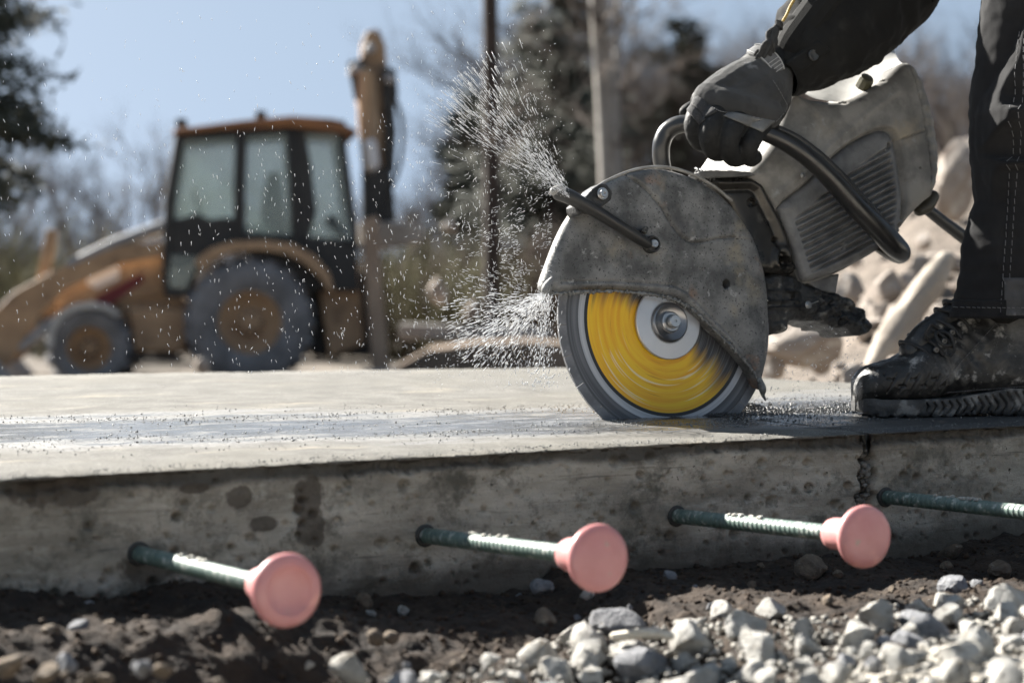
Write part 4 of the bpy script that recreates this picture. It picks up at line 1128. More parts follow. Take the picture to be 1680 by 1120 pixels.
_T = bvh_of([o_ for o_ in person.children if o_.name.startswith('glove')])
def hit(px, py, lift=0.0):
    d = ray(px, py).normalized(); h = _T.ray_cast(CAM, d)
    if h[0] is None: return None
    n_ = h[1] if h[1].dot(d) < 0 else -h[1]
    return h[0]+n_*lift
def glove_patch(name, quad, m, nu=18, nv=10, lift=.0016, sub_=None):
    """a patch of cloth sewn on the glove, bounded by a 4-sided outline"""
    V = []; ok = True
    for j in range(nv+1):
        for i in range(nu+1):
            a, b_ = i/nu, j/nv
            x = (quad[0][0]*(1-a)+quad[1][0]*a)*(1-b_)+(quad[3][0]*(1-a)+quad[2][0]*a)*b_
            y = (quad[0][1]*(1-a)+quad[1][1]*a)*(1-b_)+(quad[3][1]*(1-a)+quad[2][1]*a)*b_
            ed = .35 if i in (0, nu) or j in (0, nv) else 1
            V.append(hit(x, y, lift*ed))
    Fc = []
    for j in range(nv):
        for i in range(nu):
            f = (j*(nu+1)+i, j*(nu+1)+i+1, (j+1)*(nu+1)+i+1, (j+1)*(nu+1)+i)
            if all(V[k] is not None for k in f) and max((V[f[k]]-V[f[k-1]]).length for k in range(4)) < .012: Fc.append(f)
    V = [v if v is not None else Vector((0, 0, 0)) for v in V]
    used = sorted({k for f in Fc for k in f}); mp_ = {k: i for i, k in enumerate(used)}
    if not Fc: print('no patch', name); return
    o_ = obj(name, [V[k] for k in used], [tuple(mp_[k] for k in f) for f in Fc], m, person)
    so = o_.modifiers.new('t', 'SOLIDIFY'); so.thickness = .0012; so.offset = -1
    return o_
M_KNIT = mat('dark_knit', (.035, .035, .036), (.06, .06, .062), scale=500, rough=.9, bump=1, bscale=900, bdist=.002)
M_TAPE = mat('grey_knuckle_tape', (.17, .17, .165), (.12, .12, .118), scale=40, rough=.55, extra=[((.24, .24, .23), 30, .6, .75, 4.)])
glove_patch('knuckle_tape', [(1196, 184), (1271, 199), (1250, 217), (1186, 190)], M_TAPE)
glove_patch('index_knit', [(1134, 166), (1146, 157), (1176, 184), (1156, 194)], M_KNIT, lift=.0014)
glove_patch('index_knit', [(1128, 180), (1134, 172), (1158, 196), (1148, 206)], M_KNIT, lift=.0014)
mb = MB()
for pth in ([(1146, 158), (1160, 170), (1178, 182), (1200, 186), (1235, 191), (1272, 199)], [(1268, 133), (1284, 160), (1290, 178), (1272, 200)]):
    P_ = catmull([(x, y, 0) for x, y in pth], 12)
    for k in range(0, len(P_)-2, 2):
        a_, b_ = hit(P_[k][0], P_[k][1], .0012), hit(P_[k+1][0], P_[k+1][1], .0012)
        if a_ and b_ and (a_-b_).length < .01: mb.tube([a_, b_], .0006, 5, True, 1)
mb.obj('glove_seam', mat('glove_thread', (.20, .20, .20), rough=.9), person, True, sharp=80)
# wrist strap pad
ax_w = (S(1300, 92, .030)-S(1240, 135, .026)).normalized()
sc = S(1251, 121, .020)
def strapring(off, r): return (sc+ax_w*off, ax_w, Nn, r, r*.94)
loft('glove_cuff', [strapring(o_, r) for o_, r in ((-.020, .0370), (-.014, .0400), (-.006, .0408), (.004, .0408), (.012, .0400), (.020, .0370), (.040, .034))], M_GLOVED, person, lambda p, n_, f, a: p+n_*(.0012*fbm(p*70, 3)), n=72)
M_STRAP = mat('grey_strap', (.16, .16, .16), (.10, .10, .10), scale=50, rough=.8, bump=.6, bscale=700, bdist=.001, extra=[((.24, .24, .24), 60, .6, .7)])
def on_cuff(a, off, r=.0420):
    x = (Nn-ax_w*Nn.dot(ax_w)).normalized(); y = ax_w.cross(x); return sc+ax_w*off+(x*math.cos(a)+y*math.sin(a))*r
# find which way round y points so the pad sits on the sunny side
ysg = 1 if (on_cuff(math.pi/2, 0)-sc).dot(Vector((-1, 0, .5))) > 0 else -1
NA, NO = 20, 8; V = []; Fc = []
for i in range(NA+1):
    a = ysg*(R_(-12)+R_(95)*i/NA); taper = 1-.35*(abs(i-NA/2)/(NA/2))**4
    for j in range(NO+1):
        ed = 1 if (0 < j < NO and 0 < i < NA) else 0
        V.append(on_cuff(a, (-.015+.030*j/NO)*taper, .0420+.0024*ed))
Fc = [(i*(NO+1)+j, i*(NO+1)+j+1, (i+1)*(NO+1)+j+1, (i+1)*(NO+1)+j) for i in range(NA) for j in range(NO)]
o = obj('wrist_strap', V, Fc, M_STRAP, person); o.modifiers.new('t', 'SOLIDIFY').thickness = .002
mb = MB()
for off in (-.0115, .0115): mb.tube([on_cuff(ysg*R_(-8+4.3*i), off*(1-.3*(abs(i-10)/10)**4), .0452) for i in range(21)], .0008, 6, True, 1)
for k in range(4): mb.tube([on_cuff(ysg*R_(-4+7*k), -.010, .0452), on_cuff(ysg*R_(-4+7*k), .010, .0452)], .0006, 6, True, 1)
mb.obj('strap_stitching', mat('pale_thread', (.45, .45, .44), rough=.8), person, True, sharp=80)
# knotted cord, yellow piping
M_CORD = mat('black_cord', (.03, .03, .031), (.05, .05, .05), scale=100, rough=.85, bump=1.0, bscale=700, bdist=.002)
rk = random.Random(8); mb = MB()
for k in range(9):
    x0 = 1248+rk.uniform(0, 22); pts = [S(x0+rk.uniform(-6, 6), 92+rk.uniform(-5, 8), .055), S(x0+8+rk.uniform(-8, 6), 72, .062+rk.uniform(0, .006)), S(1266+rk.uniform(-8, 10), 56+rk.uniform(-5, 5), .064), S(1276+rk.uniform(-4, 4), 42, .060)]
    mb.tube(pts, [.0028, .0036, .0034, .0030], 8)
for k in range(5):
    c = S(1278, 42-k*2.2+4, .062); mb.lathe([(.0052, -.0014), (.0068, 0), (.0052, .0014)], c, (S(1283, 30, .062)-S(1274, 48, .062)), 16)
mb.tube([S(1238, 98, .050), S(1246, 88, .053), S(1243, 83, .053), S(1238, 90, .05)], .0022, 8)
mb.tube([S(1212, 112, .038), S(1217, 105, .040), S(1222, 110, .04)], .0026, 8)
mb.obj('knotted_cord', M_CORD, person, True, sharp=80)
M_YEL = mat('ochre_piping', (.42, .29, .07), (.34, .22, .05), scale=100, rough=.6)
MB().tube([S(1160, 141, .020), S(1170, 131, .020), S(1182, 123, .022), S(1198, 116, .026), S(1214, 110, .034)], .0016, 8).obj('piping', M_YEL, person, True)
MB().tube([S(1285, 34, .068), S(1291, 24, .068), S(1296, 12, .067), S(1303, 0, .066), S(1312, -16, .062)], .0022, 8).obj('piping', M_YEL, person, True)
# sleeve on the near arm
arm = [(1278, 124, .024, 36), (1296, 112, .026, 44), (1318, 92, .030, 58), (1338, 72, .032, 68), (1362, 50, .034, 76), (1388, 24, .034, 82), (1415, -6, .034, 88), (1446, -44, .034, 94)]
cs = [S(a, b, c) for a, b, c, r in arm]; rs = [r/PXM for *_, r in arm]
Q = catmull([list(c)+[r] for c, r in zip(cs, rs)], 12)
Q += catmull([list(cs[-1])+[rs[-1]], list(cs[-1].lerp(Vector((.84, 3.02, 1.14)), .5))+[.09], [.84, 3.02, 1.14, .10]], 10)[1:]
rings = []
for i, q in enumerate(Q):
    c = Vector(q[:3]); ax = Vector(Q[min(i+1, len(Q)-1)][:3])-Vector(Q[max(i-1, 0)][:3]); rings.append((c, ax, Nn, q[3], q[3]*1.0))
def sl_disp(p, nrm, f, a):
    h = .007*fbm(Vector((p.x*11, p.y*11, p.z*11)), 4)
    d = (p-cs[0]).length
    h += .0040*math.sin(d*120+5*fbm(p*9, 2))*math.exp(-((d-.10)/.07)**2)*max(0, nrm.dot(Vector((-1, -.3, .5))))
    h += .0035*(1-2*abs(fbm(Vector((p.x*22+p.z*12, p.y*20, p.z*8)), 3)))
    return p+nrm*h
sl = loft('sleeve', rings, M_JACK, person, sl_disp, n=120, caps=False)
sl.modifiers.new('t', 'SOLIDIFY').thickness = .003
# cuff tab with a snap button
tab = [(1262, 113), (1300, 84), (1328, 92), (1312, 112), (1290, 128), (1282, 134)]
c = S(1298, 105, .070)
def cyl_arm(px, py, lift=0):    # the sleeve's own near surface, from its axis and radius
    P = S(px, py, .03); best = min(range(len(Q)), key=lambda i: (Vector(Q[i][:3])-P).length)
    cc_ = Vector(Q[best][:3]); off = (P-cc_); off -= Nn*off.dot(Nn); r = Q[best][3]; h = math.sqrt(max(0, r*r-off.length_squared))
    return P+Nn*((cc_-P).dot(Nn)+h+lift)
V = []; nI = 14
from itertools import product
quad = [(1268, 112), (1304, 80), (1322, 98), (1288, 132)]
for i, j in product(range(nI+1), range(nI+1)):
    a, b_ = i/nI, j/nI
    x = (quad[0][0]*(1-a)+quad[1][0]*a)*(1-b_)+(quad[3][0]*(1-a)+quad[2][0]*a)*b_
    y = (quad[0][1]*(1-a)+quad[1][1]*a)*(1-b_)+(quad[3][1]*(1-a)+quad[2][1]*a)*b_
    V.append(cyl_arm(x, y, .010 if 0 < i < nI and 0 < j < nI else .004))
Fc = [(i*(nI+1)+j, i*(nI+1)+j+1, (i+1)*(nI+1)+j+1, (i+1)*(nI+1)+j) for i in range(nI) for j in range(nI)]
obj('cuff_tab', V, Fc, M_JACK, person)
MB().lathe([(.0085, 0), (.0085, .002), (.0075, .003), (.0058, .0022), (0, .0026)], cyl_arm(1299, 105, .011), Nn, 28).obj('snap_button', mat('snap_button', (.09, .09, .088), (.06, .06, .06), scale=30, rough=.4, metal=.4), person, True, sharp=30)

# ================================================================== REBARS
M_ROD = mat('green_coated_rod', (.115, .165, .145), (.075, .115, .10), scale=60, rough=.38, rough2=.55, bump=.3, bscale=400, bdist=.0006, extra=[((.40, .42, .38), 90, .52, .68, 2.)])
M_CAP = mat('faded_pink_plastic', (.56, .265, .26), (.50, .215, .21), scale=14, rough=.30, rough2=.48, bump=.15, bscale=160, extra=[((.68, .33, .29), 30, .56, .72, 3.), ((.42, .30, .25), 55, .66, .72, 9.)], sss=.15)
M_MUD = mat('dried_cement', (.42, .41, .37), (.30, .29, .26), scale=60, rough=.9, bump=1, bscale=200)
exits = [(228, 908), (698, 878), (1110, 846), (1453, 815)]
ends = [(470, 968), (981, 915), (1418, 880), (1800, 846)]
lab = ['leftmost coated steel bar out of the slab face, its pink cap nearest the camera', 'middle coated steel bar out of the slab face, second pink cap from the left', 'third coated steel bar, ending left of the joint with the smallest pink cap', 'rightmost steel bar, right of the cracked joint, running out of the picture']
for i, ((x0, y0), (x1, y1)) in enumerate(zip(exits, ends)):
    p0 = on_plane(x0, y0, O, mo); L_ = .375
    # end of the bar: on the ray through the cap centre, L_ out from the face
    p1 = on_plane(x1, y1, p0+mo*L_, mo)
    if i == 3: p1 = p0+mo*L_+Vector((0, 0, .012))
    ax = (p1-p0).normalized(); Ltot = (p1-p0).length
    rt = empty('steel_rebar', p0, lab[i], 'rebar', 'coated steel bars sticking out of the slab')
    nl = int(Ltot/.0011); prof = []
    x = ax.orthogonal().normalized(); x = (Vector((0, 0, 1))-ax*ax.z).normalized(); y = ax.cross(x); n = 28; V = []
    r0 = .0080
    for j in range(nl+1):
        h = -.03+(Ltot-.012+.03)*j/nl
        for k_ in range(n):
            a = 2*math.pi*k_/n
            rib = max(0, math.cos(2*math.pi*(h/.0092+.0*a)))**3*(1-.9*max(0, abs(math.cos(a))-.8)/.2)
            lon = .0011 if abs(math.cos(a)) > .96 else 0
            r = r0+.0013*rib+lon
            V.append(p0+ax*h+(x*math.cos(a)+y*math.sin(a))*r)
    Fc = [(j*n+k_, j*n+(k_+1) % n, (j+1)*n+(k_+1) % n, (j+1)*n+k_) for j in range(nl) for k_ in range(n)]+[tuple(range(n))[::-1], tuple(nl*n+k_ for k_ in range(n))]
    obj('rod', V, Fc, M_ROD, rt, True)
    # mushroom cap
    cp = [(0, -.058), (.0125, -.058), (.0165, -.056), (.0175, -.052), (.0185, -.030), (.0190, -.0135), (.0205, -.0095), (.0300, -.0070), (.0335, -.0045), (.0345, -.001), (.0335, .003), (.0300, .0065), (.0250, .0082), (.0235, .0086), (.0215, .0070), (.0190, .0048), (.0100, .0040), (0, .0040)]
    if i == 1 or i == 2: cp = cp[:-5]+[(.0235, .0084), (.0170, .0098), (.0100, .0110), (0, .0116)]
    MB().lathe(cp, p1, ax, 64).obj('safety_cap', M_CAP, rt, True, sharp=50)
    # crumbs of cement stuck along the top
    rr = random.Random(i); mb = MB()
    for _ in range(16):
        h = rr.uniform(.10, .19); c = p0+ax*h+x*(r0+.0008)+y*rr.uniform(-.003, .003); mb.tube([c-ax*rr.uniform(.001, .003), c+ax*rr.uniform(.001, .004)+x*.0008], [rr.uniform(.001, .0022), rr.uniform(.0012, .0026)], 6, True, 1)
    mb.obj('cement_crumb', M_MUD, rt, True, sharp=80)
    # dirty rim where the bar enters
    MB().lathe([(.0125, -.004), (.0135, .001), (.0115, .0025), (.0085, .002)], p0, mo, 24).obj('entry_ring', mat('wet_ring%d' % i, (.04, .042, .038), (.03, .03, .028), scale=90, rough=.5, bump=1, bscale=300, bdist=.002), rt, True, sharp=80)
# ================================================================== FOREGROUND ROCKS
def ground_hit(px, py, lift=0.0):
    z = -.15
    for _ in range(8):
        p = on_z(px, py, z); s, t = inv(p); z = soil_z(s, max(0, -t), False)+lift
    return on_z(px, py, z)
rg = random.Random(21)
GR = 'stones of the rubble in front of the slab'
named = [
 (1403, 1050, 52, 'p', 'biggest pale rock of the heap, straight below the third pink cap'),
 (1223, 1034, 48, 'p', 'large rounded brown and pale rock at the middle of the heap'),
 (1315, 1036, 37, 'p', 'round pale rock between the two largest rocks of the heap'),
 (1141, 1056, 50, 'p', 'wide flat topped pale rock with a brown underside, left part of the heap'),
 (1014, 1028, 40, 'g', 'blue grey smooth rock lying in the soil at the top left edge of the heap'),
 (1070, 1043, 27, 'p', 'boxy cream rock just right of the blue grey rock'),
 (1180, 1006, 27, 'p', 'pale knobbly rock at the back edge of the heap, behind the brown and pale one'),
 (1265, 1003, 32, 'p', 'round white rock at the back of the heap, left of the third pink cap'),
 (1518, 1030, 44, 'g', 'dark grey angular rock in the right part of the heap'),
 (1491, 1040, 30, 'p', 'pale angular rock leaning on the dark grey angular rock'),
 (1578, 1078, 45, 'p', 'square pale block at the lower right of the heap'),
 (1590, 1034, 27, 'p', 'small pale slab shaped rock above the square pale block'),
 (1652, 1013, 35, 'p', 'pale flat rock at the right edge of the picture'),
 (1548, 990, 27, 'p', 'long pale rock at the upper edge of the heap on the right'),
 (1565, 962, 27, 'g', 'upright grey rock with a pale side standing in the soil above the heap'),
 (1497, 1078, 34, 'p', 'pale rounded rock left of the square pale block'),
 (1373, 1108, 36, 'p', 'pale rock cut by the bottom edge under the biggest rock'),
 (1235, 1108, 38, 'p', 'pale rock cut by the bottom edge below the brown and pale rock'),
 (1025, 1068, 40, 'p', 'broad pale rock in front of the blue grey rock'),
 (944, 1046, 34, 'p', 'white rounded rock at the left shoulder of the heap'),
 (895, 1017, 22, 'b', 'brown pebble like rock below the second pink cap'),
 (890, 962, 20, 'g', 'small grey rock touching the slab, left of the second pink cap'),
 (964, 975, 16, 'p', 'small pale upright stone directly under the second pink cap'),
 (573, 1102, 40, 'p', 'lone pale lumpy rock at the bottom left of centre'),
 (801, 1083, 22, 'p', 'small pale rock at the far left tip of the heap'),
 (712, 1114, 28, 'p', 'pale rock cut by the bottom edge between the lone lumpy rock and the heap'),
 (46, 1070, 17, 'p', 'small white rock near the lower left corner'),
 (78, 1104, 20, 'b', 'tan rock at the lower left corner beside the white one'),
 (10, 1093, 24, 'b', 'tan rock cut by the left edge at the lower left corner'),
 (128, 1028, 16, 'g', 'small grey stone in the dark soil on the left, right one of a pair'),
 (86, 1037, 16, 'b', 'small brown stone in the dark soil on the left, left one of a pair'),
 (267, 1100, 18, 'b', 'pinkish brown stone in the soil below the first pink cap'),
 (1640, 935, 22, 'b', 'brown stone against the slab at the right edge'),
 (1560, 905, 18, 'b', 'dark brown stone wedged under the slab, right of the joint'),
 (1330, 930, 24, 'b', 'brown broken clod of stone against the slab under the third bar'),
 (660, 1003, 14, 'p', 'small pale stone in the soil, right of the first pink cap'),
 (608, 1008, 12, 'p', 'small pinkish stone in the soil close to the right of the first pink cap'),
 (1098, 945, 13, 'g', 'small grey stone in the soil right of the second pink cap'),
]
taken = []
for px, py, rp, kd, lb in named:
    p = ground_hit(px, py+rp*.35); Y = p.y; r = rp/F*Y*1.12
    p2 = at_y(px, py, Y+r*.3)
    o = place_rock(kd, p2, r, rg, {'p': 'limestone_rock', 'g': 'grey_rock', 'b': 'brown_rock'}[kd], (1, 1, rg.uniform(.85, 1.1)))
    tag(o, lb, 'rock', GR); taken.append((p2.x, p2.y, r))
# fill of the heap
def gravel_edge_y(px):
    return np.interp(px, [-200, 500, 540, 600, 760, 860, 960, 1150, 1400, 1520, 1680, 1900], [1330, 1230, 1150, 1135, 1122, 1095, 1050, 1030, 1024, 1000, 988, 975])
cnt = 0; tries = 0
while cnt < 205 and tries < 40000:
    tries += 1
    px = rg.uniform(420, 1800); py = rg.uniform(955, 1330)
    if py < gravel_edge_y(px)+6: continue
    p = ground_hit(px, py); r = rg.choice([.012, .017, .022, .026, .030])*rg.uniform(.85, 1.15)
    if any(math.hypot(p.x-a, p.y-b) < (r+c)*.64 for a, b, c in taken): continue
    p.z += r*rg.uniform(.15, .55); taken.append((p.x, p.y, r)); cnt += 1
    kd = rg.choices('pgb', [.86, .11, .03])[0]
    o = place_rock(kd, p, r, rg, {'p': 'limestone_rock', 'g': 'grey_rock', 'b': 'brown_rock'}[kd])
    tag(o, {'p': 'pale limestone rock filling the rubble heap between the larger ones', 'g': 'small grey rock filling the rubble heap between the larger ones', 'b': 'small brown rock filling the rubble heap between the larger ones'}[kd], 'rock', GR)
# a few stones lying in the earth
cnt = 0
while cnt < 46:
    px = rg.uniform(-20, 1720); py = rg.uniform(930, 1130)
    if py > gravel_edge_y(px)-4: continue
    p = ground_hit(px, py); s, t = inv(p)
    if -t < .03: continue
    r = rg.choice([.005, .006, .008, .010])*rg.uniform(.85, 1.2)
    if any(math.hypot(p.x-a, p.y-b) < (r+c)*.9 for a, b, c in taken): continue
    p.z += r*.25; taken.append((p.x, p.y, r)); cnt += 1
    kd = rg.choices('pgb', [.22, .28, .5])[0]
    o = place_rock(kd, p, r, rg, {'p': 'pale_pebble', 'g': 'grey_pebble', 'b': 'brown_pebble'}[kd])
    tag(o, {'p': 'small pale pebble half sunk in the dark earth below the slab', 'g': 'small grey pebble half sunk in the dark earth below the slab', 'b': 'small brown pebble half sunk in the dark earth below the slab'}[kd], 'pebble', GR)
# pale splinter of wood
pa = ground_hit(1008, 1100); pb = ground_hit(1100, 1098)
mb = MB(); mb.tube([pa+Vector((0, 0, .035)), pa.lerp(pb, .5)+Vector((0, 0, .037)), pb+Vector((0, 0, .034))], [.0045, .005, .0045], 7)
tag(mb.obj('wood_splinter', mat('pale_wood', (.60, .55, .45), (.5, .44, .34), scale=60, rough=.7), None, True, sharp=40), 'pale wooden splinter lying across the stones at the bottom edge', 'wood')
# ---- joined small stuff
def scatter(name, pts, m, label, seed=0, sub=1, kind='stuff'):
    """pts: [(pos, radius, direction or None, elongation)]"""
    rs_ = np.random.default_rng(seed)
    bm = bmesh.new(); bmesh.ops.create_icosphere(bm, subdivisions=sub, radius=1); bv = np.array([v.co[:] for v in bm.verts]); bf = np.array([[v.index for v in f.verts] for f in bm.faces]); bm.free()
    nV = len(bv); AV = []; AF = []
    for i, (p, r, dr, el) in enumerate(pts):
        q = bv*(1+rs_.uniform(-.25, .25, (nV, 1)) if dr is None else 1.0)
        if dr is None:
            a = rs_.uniform(0, 6.28); b_ = rs_.uniform(0, 6.28); ca, sa, cb_, sb = math.cos(a), math.sin(a), math.cos(b_), math.sin(b_)
            M = np.array([[ca, -sa, 0], [sa, ca, 0], [0, 0, 1]]) @ np.array([[1, 0, 0], [0, cb_, -sb], [0, sb, cb_]])
            q = (q*np.array([1, rs_.uniform(.6, 1), rs_.uniform(.5, .9)])) @ M.T
        else:
            d = Vector(dr).normalized(); x = d.orthogonal().normalized(); y = d.cross(x)
            q = q*np.array([1, 1, el]); q = q @ np.array([x[:], y[:], d[:]])
        AV.append(q*r+np.array(p[:])); AF.append(bf+i*nV)
    V = np.concatenate(AV); Fc = np.concatenate(AF)
    me = bpy.data.meshes.new(name); me.vertices.add(len(V)); me.vertices.foreach_set('co', V.ravel().astype(np.float32))
    me.loops.add(len(Fc)*3); me.loops.foreach_set('vertex_index', Fc.ravel().astype(np.int32))
    me.polygons.add(len(Fc)); me.polygons.foreach_set('loop_start', np.arange(0, len(Fc)*3, 3, dtype=np.int32)); me.polygons.foreach_set('loop_total', np.full(len(Fc), 3, np.int32))
    me.update(calc_edges=True); me.validate()
    if dr is not None: me.shade_smooth()
    me.materials.append(m); o = bpy.data.objects.new(name, me); link(o); tag(o, label, None, None, kind); return o
M_CLOD = mat('earth_clod', (.052, .032, .018), (.022, .014, .009), scale=90, rough=.95, bump=1, bscale=300, extra=[((.09, .065, .042), 14, .60, .70, 3.), ((.20, .18, .15), 33, .66, .70, 6.)])
pts = []
rn = random.Random(3)
for _ in range(9000):
    s = rn.uniform(-.9, 1.5); d = rn.uniform(0, .62); r = rn.choice([.0010, .0015, .002, .003, .0045])*rn.uniform(.7, 1.2)
    pts.append((Vector(tuple(O+e*s+mo*d)[:2]+(soil_z(s, d)+r*.2,)), r, None, 1))
scatter('earth_clods', pts, M_CLOD, 'crumbly brown earth clods in front of the slab', 1)
M_GRIT = mat('pale_grit', (.36, .34, .30), (.20, .19, .17), scale=200, rough=.8, extra=[((.5, .48, .44), 300, .6, .7)])
pts = []
for _ in range(3800):
    px = rn.uniform(350, 1750); py = rn.uniform(960, 1200)
    if py < gravel_edge_y(px)-12: continue
    r = rn.choice([.0015, .0022, .0035, .005]); p = ground_hit(px, py); p.z += r*.3+.003; pts.append((p, r, None, 1))
scatter('gravel', pts, M_GRIT, 'fine pale grit and small gravel between the rocks', 2)
# crumbs in the joint
pts = []
for _ in range(70):
    z = rn.uniform(-.115, -.008); wz = .005+.010*min(1, -z/.06); s = S_CR+rn.uniform(-wz, wz*.6)
    pts.append((SP(s, rn.uniform(.004, .016), z), rn.uniform(.0020, .0065), None, 1))
scatter('joint_rubble', pts, mat('joint_stone', (.22, .21, .19), (.12, .115, .10), scale=120, rough=.9, bump=1, bscale=300), 'broken concrete crumbs filling the cracked joint of the slab', 4, 2)
# grains and slurry crumbs on the slab top
M_GRAIN = mat('wet_grains', (.12, .12, .115), (.34, .33, .31), scale=900, rough=.18, lo=.45, hi=.55)
M_GRAIN2 = mat('dark_slurry_grains', (.035, .035, .035), (.08, .08, .078), scale=900, rough=.2, lo=.45, hi=.55)
pts = []; pts2 = []
for _ in range(12500):
    s = rn.uniform(-.95, 1.4); c = np.interp(s, [-1.0, S_B], [.72, T_B+.02]); w_ = np.interp(s, [-.6, S_B+.3], [.27, .20])
    t = c+rn.choice([-1, 1])*w_*abs(rn.gauss(.75, .32)); r = rn.choice([.0004, .0005, .0007, .0010, .0014])*rn.uniform(.8, 1.2)
    if t < .01 or abs(t-T_B) < .006: continue
    if fbm(Vector((s*6, t*14, 2)), 4) < -.10: continue
    pts.append((SP(s, t, r*.4+.0008), r, None, 1))
for _ in range(5200):
    s = S_B+rn.uniform(.06, .75); t = T_B+rn.gauss(0, 1)*(.035 if rn.random() < .6 else .09); r = rn.choice([.0006, .0009, .0013, .002])*rn.uniform(.8, 1.2)
    if t < .01 or abs(t-T_B) < .005: continue
    pts2.append((SP(s, t, r*.4+.0012*max(0, 1-abs(t-T_B)/.03)), r, None, 1))
for _ in range(700):     # small heap thrown up behind the blade
    a = rn.uniform(0, 6.28); q = abs(rn.gauss(0, .020)); s = S_B+.165+math.cos(a)*q*1.9; t = T_B+.03+math.sin(a)*q
    r = rn.uniform(.0010, .0030); pts2.append((SP(s, t, .010*math.exp(-(q/.018)**2)+r*.3), r, None, 1))
for _ in range(1500):
    s = rn.uniform(-.9, 1.4); t = rn.uniform(.0, .05); r = rn.choice([.0005, .0008, .0012]); pts.append((SP(s, t, r*.3-.002*max(0, 1-t/.02)), r, None, 1))
scatter('wet_grit', pts, M_GRAIN, 'glistening wet grit along the puddle on the slab', 5)
scatter('dark_slurry', pts2, M_GRAIN2, 'dark slurry crumbs beside the cut behind the blade', 6)

# ================================================================== WATER SPRAY (drops near the focus plane)
M_DROP = bpy.data.materials.new('water_drop'); M_DROP.use_nodes = True
b_ = M_DROP.node_tree.nodes['Principled BSDF']; b_.inputs['Base Color'].default_value = (.93, .94, .95, 1); b_.inputs['Roughness'].default_value = .12; b_.inputs['Transmission Weight'].default_value = .25; b_.inputs['IOR'].default_value = 1.33
def drop(px, py, Y, ang, lp, wp):
    """ang: direction in the upright plane across the view; lp, wp: length and width"""
    p = at_y(px, py, Y); r = wp*.5/F*Y; d = Vector((math.cos(ang), rn.uniform(-.25, .25), math.sin(ang)))
    return (p, r, d, max(1, lp/wp))
D = []
# fan thrown up in front of the guard
ox, oy = 938, 322
for _ in range(900):
    a = R_(rn.gauss(134, 10)); q = 12+265*rn.random()**.85
    if a < R_(100) or a > R_(172): continue
    x, y = ox+math.cos(a)*q, oy-math.sin(a)*q+ (q/265)**2*10
    f = q/265; D.append(drop(x, y, 2.80+rn.uniform(-.05, .10), a+rn.uniform(-.05, .05), rn.uniform(4, 8+16*f), rn.choice([.6, .8, 1.0, 1.4])*rn.uniform(.8, 1.15)))
# finer mist left of the guard
for _ in range(1500):
    x = 905-abs(rn.gauss(0, 95)); y = rn.gauss(430, 70)
    if fbm(Vector((x*.02, y*.02, 5)), 3) < -.15: continue
    D.append(drop(x, y, 2.80+rn.uniform(-.06, .10), math.atan2(y-440, 60)*-.5+R_(180+rn.uniform(-22, 22)), rn.uniform(2.5, 8), rn.choice([.45, .6, .8])))
# spray from the lower corner of the guard, down and to the left
for _ in range(1100):
    a = R_(rn.gauss(214, 20)); q = 4+170*rn.random()**1.0; x, y = 896+math.cos(a)*q, 482-math.sin(a)*q
    if y > 606 and x < 900: continue
    D.append(drop(x, y, 2.76+rn.uniform(-.04, .10), a+rn.uniform(-.06, .06), rn.uniform(4, 14), rn.choice([.7, .9, 1.2, 1.8])*rn.uniform(.8, 1.1)))
for _ in range(520):     # water running off the corner
    f = rn.random(); x = 900-18*f+rn.gauss(0, 5+13*f); y = 484+150*f
    D.append(drop(x, y, 2.76+rn.uniform(-.03, .06), R_(255+rn.uniform(-15, 15)), rn.uniform(2, 8), rn.choice([.8, 1.2, 1.8])))
# falling shower over the left half
for _ in range(3000):
    x = rn.uniform(-10, 900); y = rn.uniform(10, 612)
    wt = (.30+.7*sstep(np.array(x), 100., 700.))*(.25+.75*sstep(np.array(y), 60., 420.))
    if rn.random() > wt: continue
    D.append(drop(x, y, 2.80+rn.gauss(0, .09), R_(rn.gauss(97, 16)), rn.uniform(3, 8.5), rn.choice([.55, .7, .9, 1.2])))
for _ in range(150):
    D.append(drop(rn.uniform(1262, 1420), rn.gauss(600, 32), 2.85+rn.uniform(-.06, .1), R_(rn.uniform(0, 180)), rn.uniform(1.5, 6), rn.choice([.8, 1.1, 1.6])))
for _ in range(60):
    D.append(drop(rn.gauss(880, 26), rn.gauss(150, 60), 2.9, R_(rn.uniform(0, 180)), rn.uniform(1.5, 4), rn.choice([.8, 1.1])))
for _ in range(120):
    D.append(drop(rn.uniform(700, 935), rn.uniform(560, 640), 2.8, R_(rn.uniform(180, 260)), rn.uniform(2, 6), rn.choice([.7, 1.0])))
for _ in range(3600):    # finest mist close to the guard
    if rn.random() < .5: a = R_(rn.gauss(205, 26)); q = abs(rn.gauss(0, 100)); x, y = 900+math.cos(a)*q, 500-math.sin(a)*q
    else: a = R_(rn.gauss(135, 16)); q = abs(rn.gauss(0, 140)); x, y = 934+math.cos(a)*q, 324-math.sin(a)*q
    if y > 612: continue
    D.append(drop(x, y, 2.80+rn.uniform(-.05, .10), a+rn.uniform(-.2, .2), rn.uniform(1.2, 4), rn.choice([.35, .5, .6])))
scatter('water_spray', D, M_DROP, 'bright drops of cooling water thrown off the spinning blade', 7, 1)

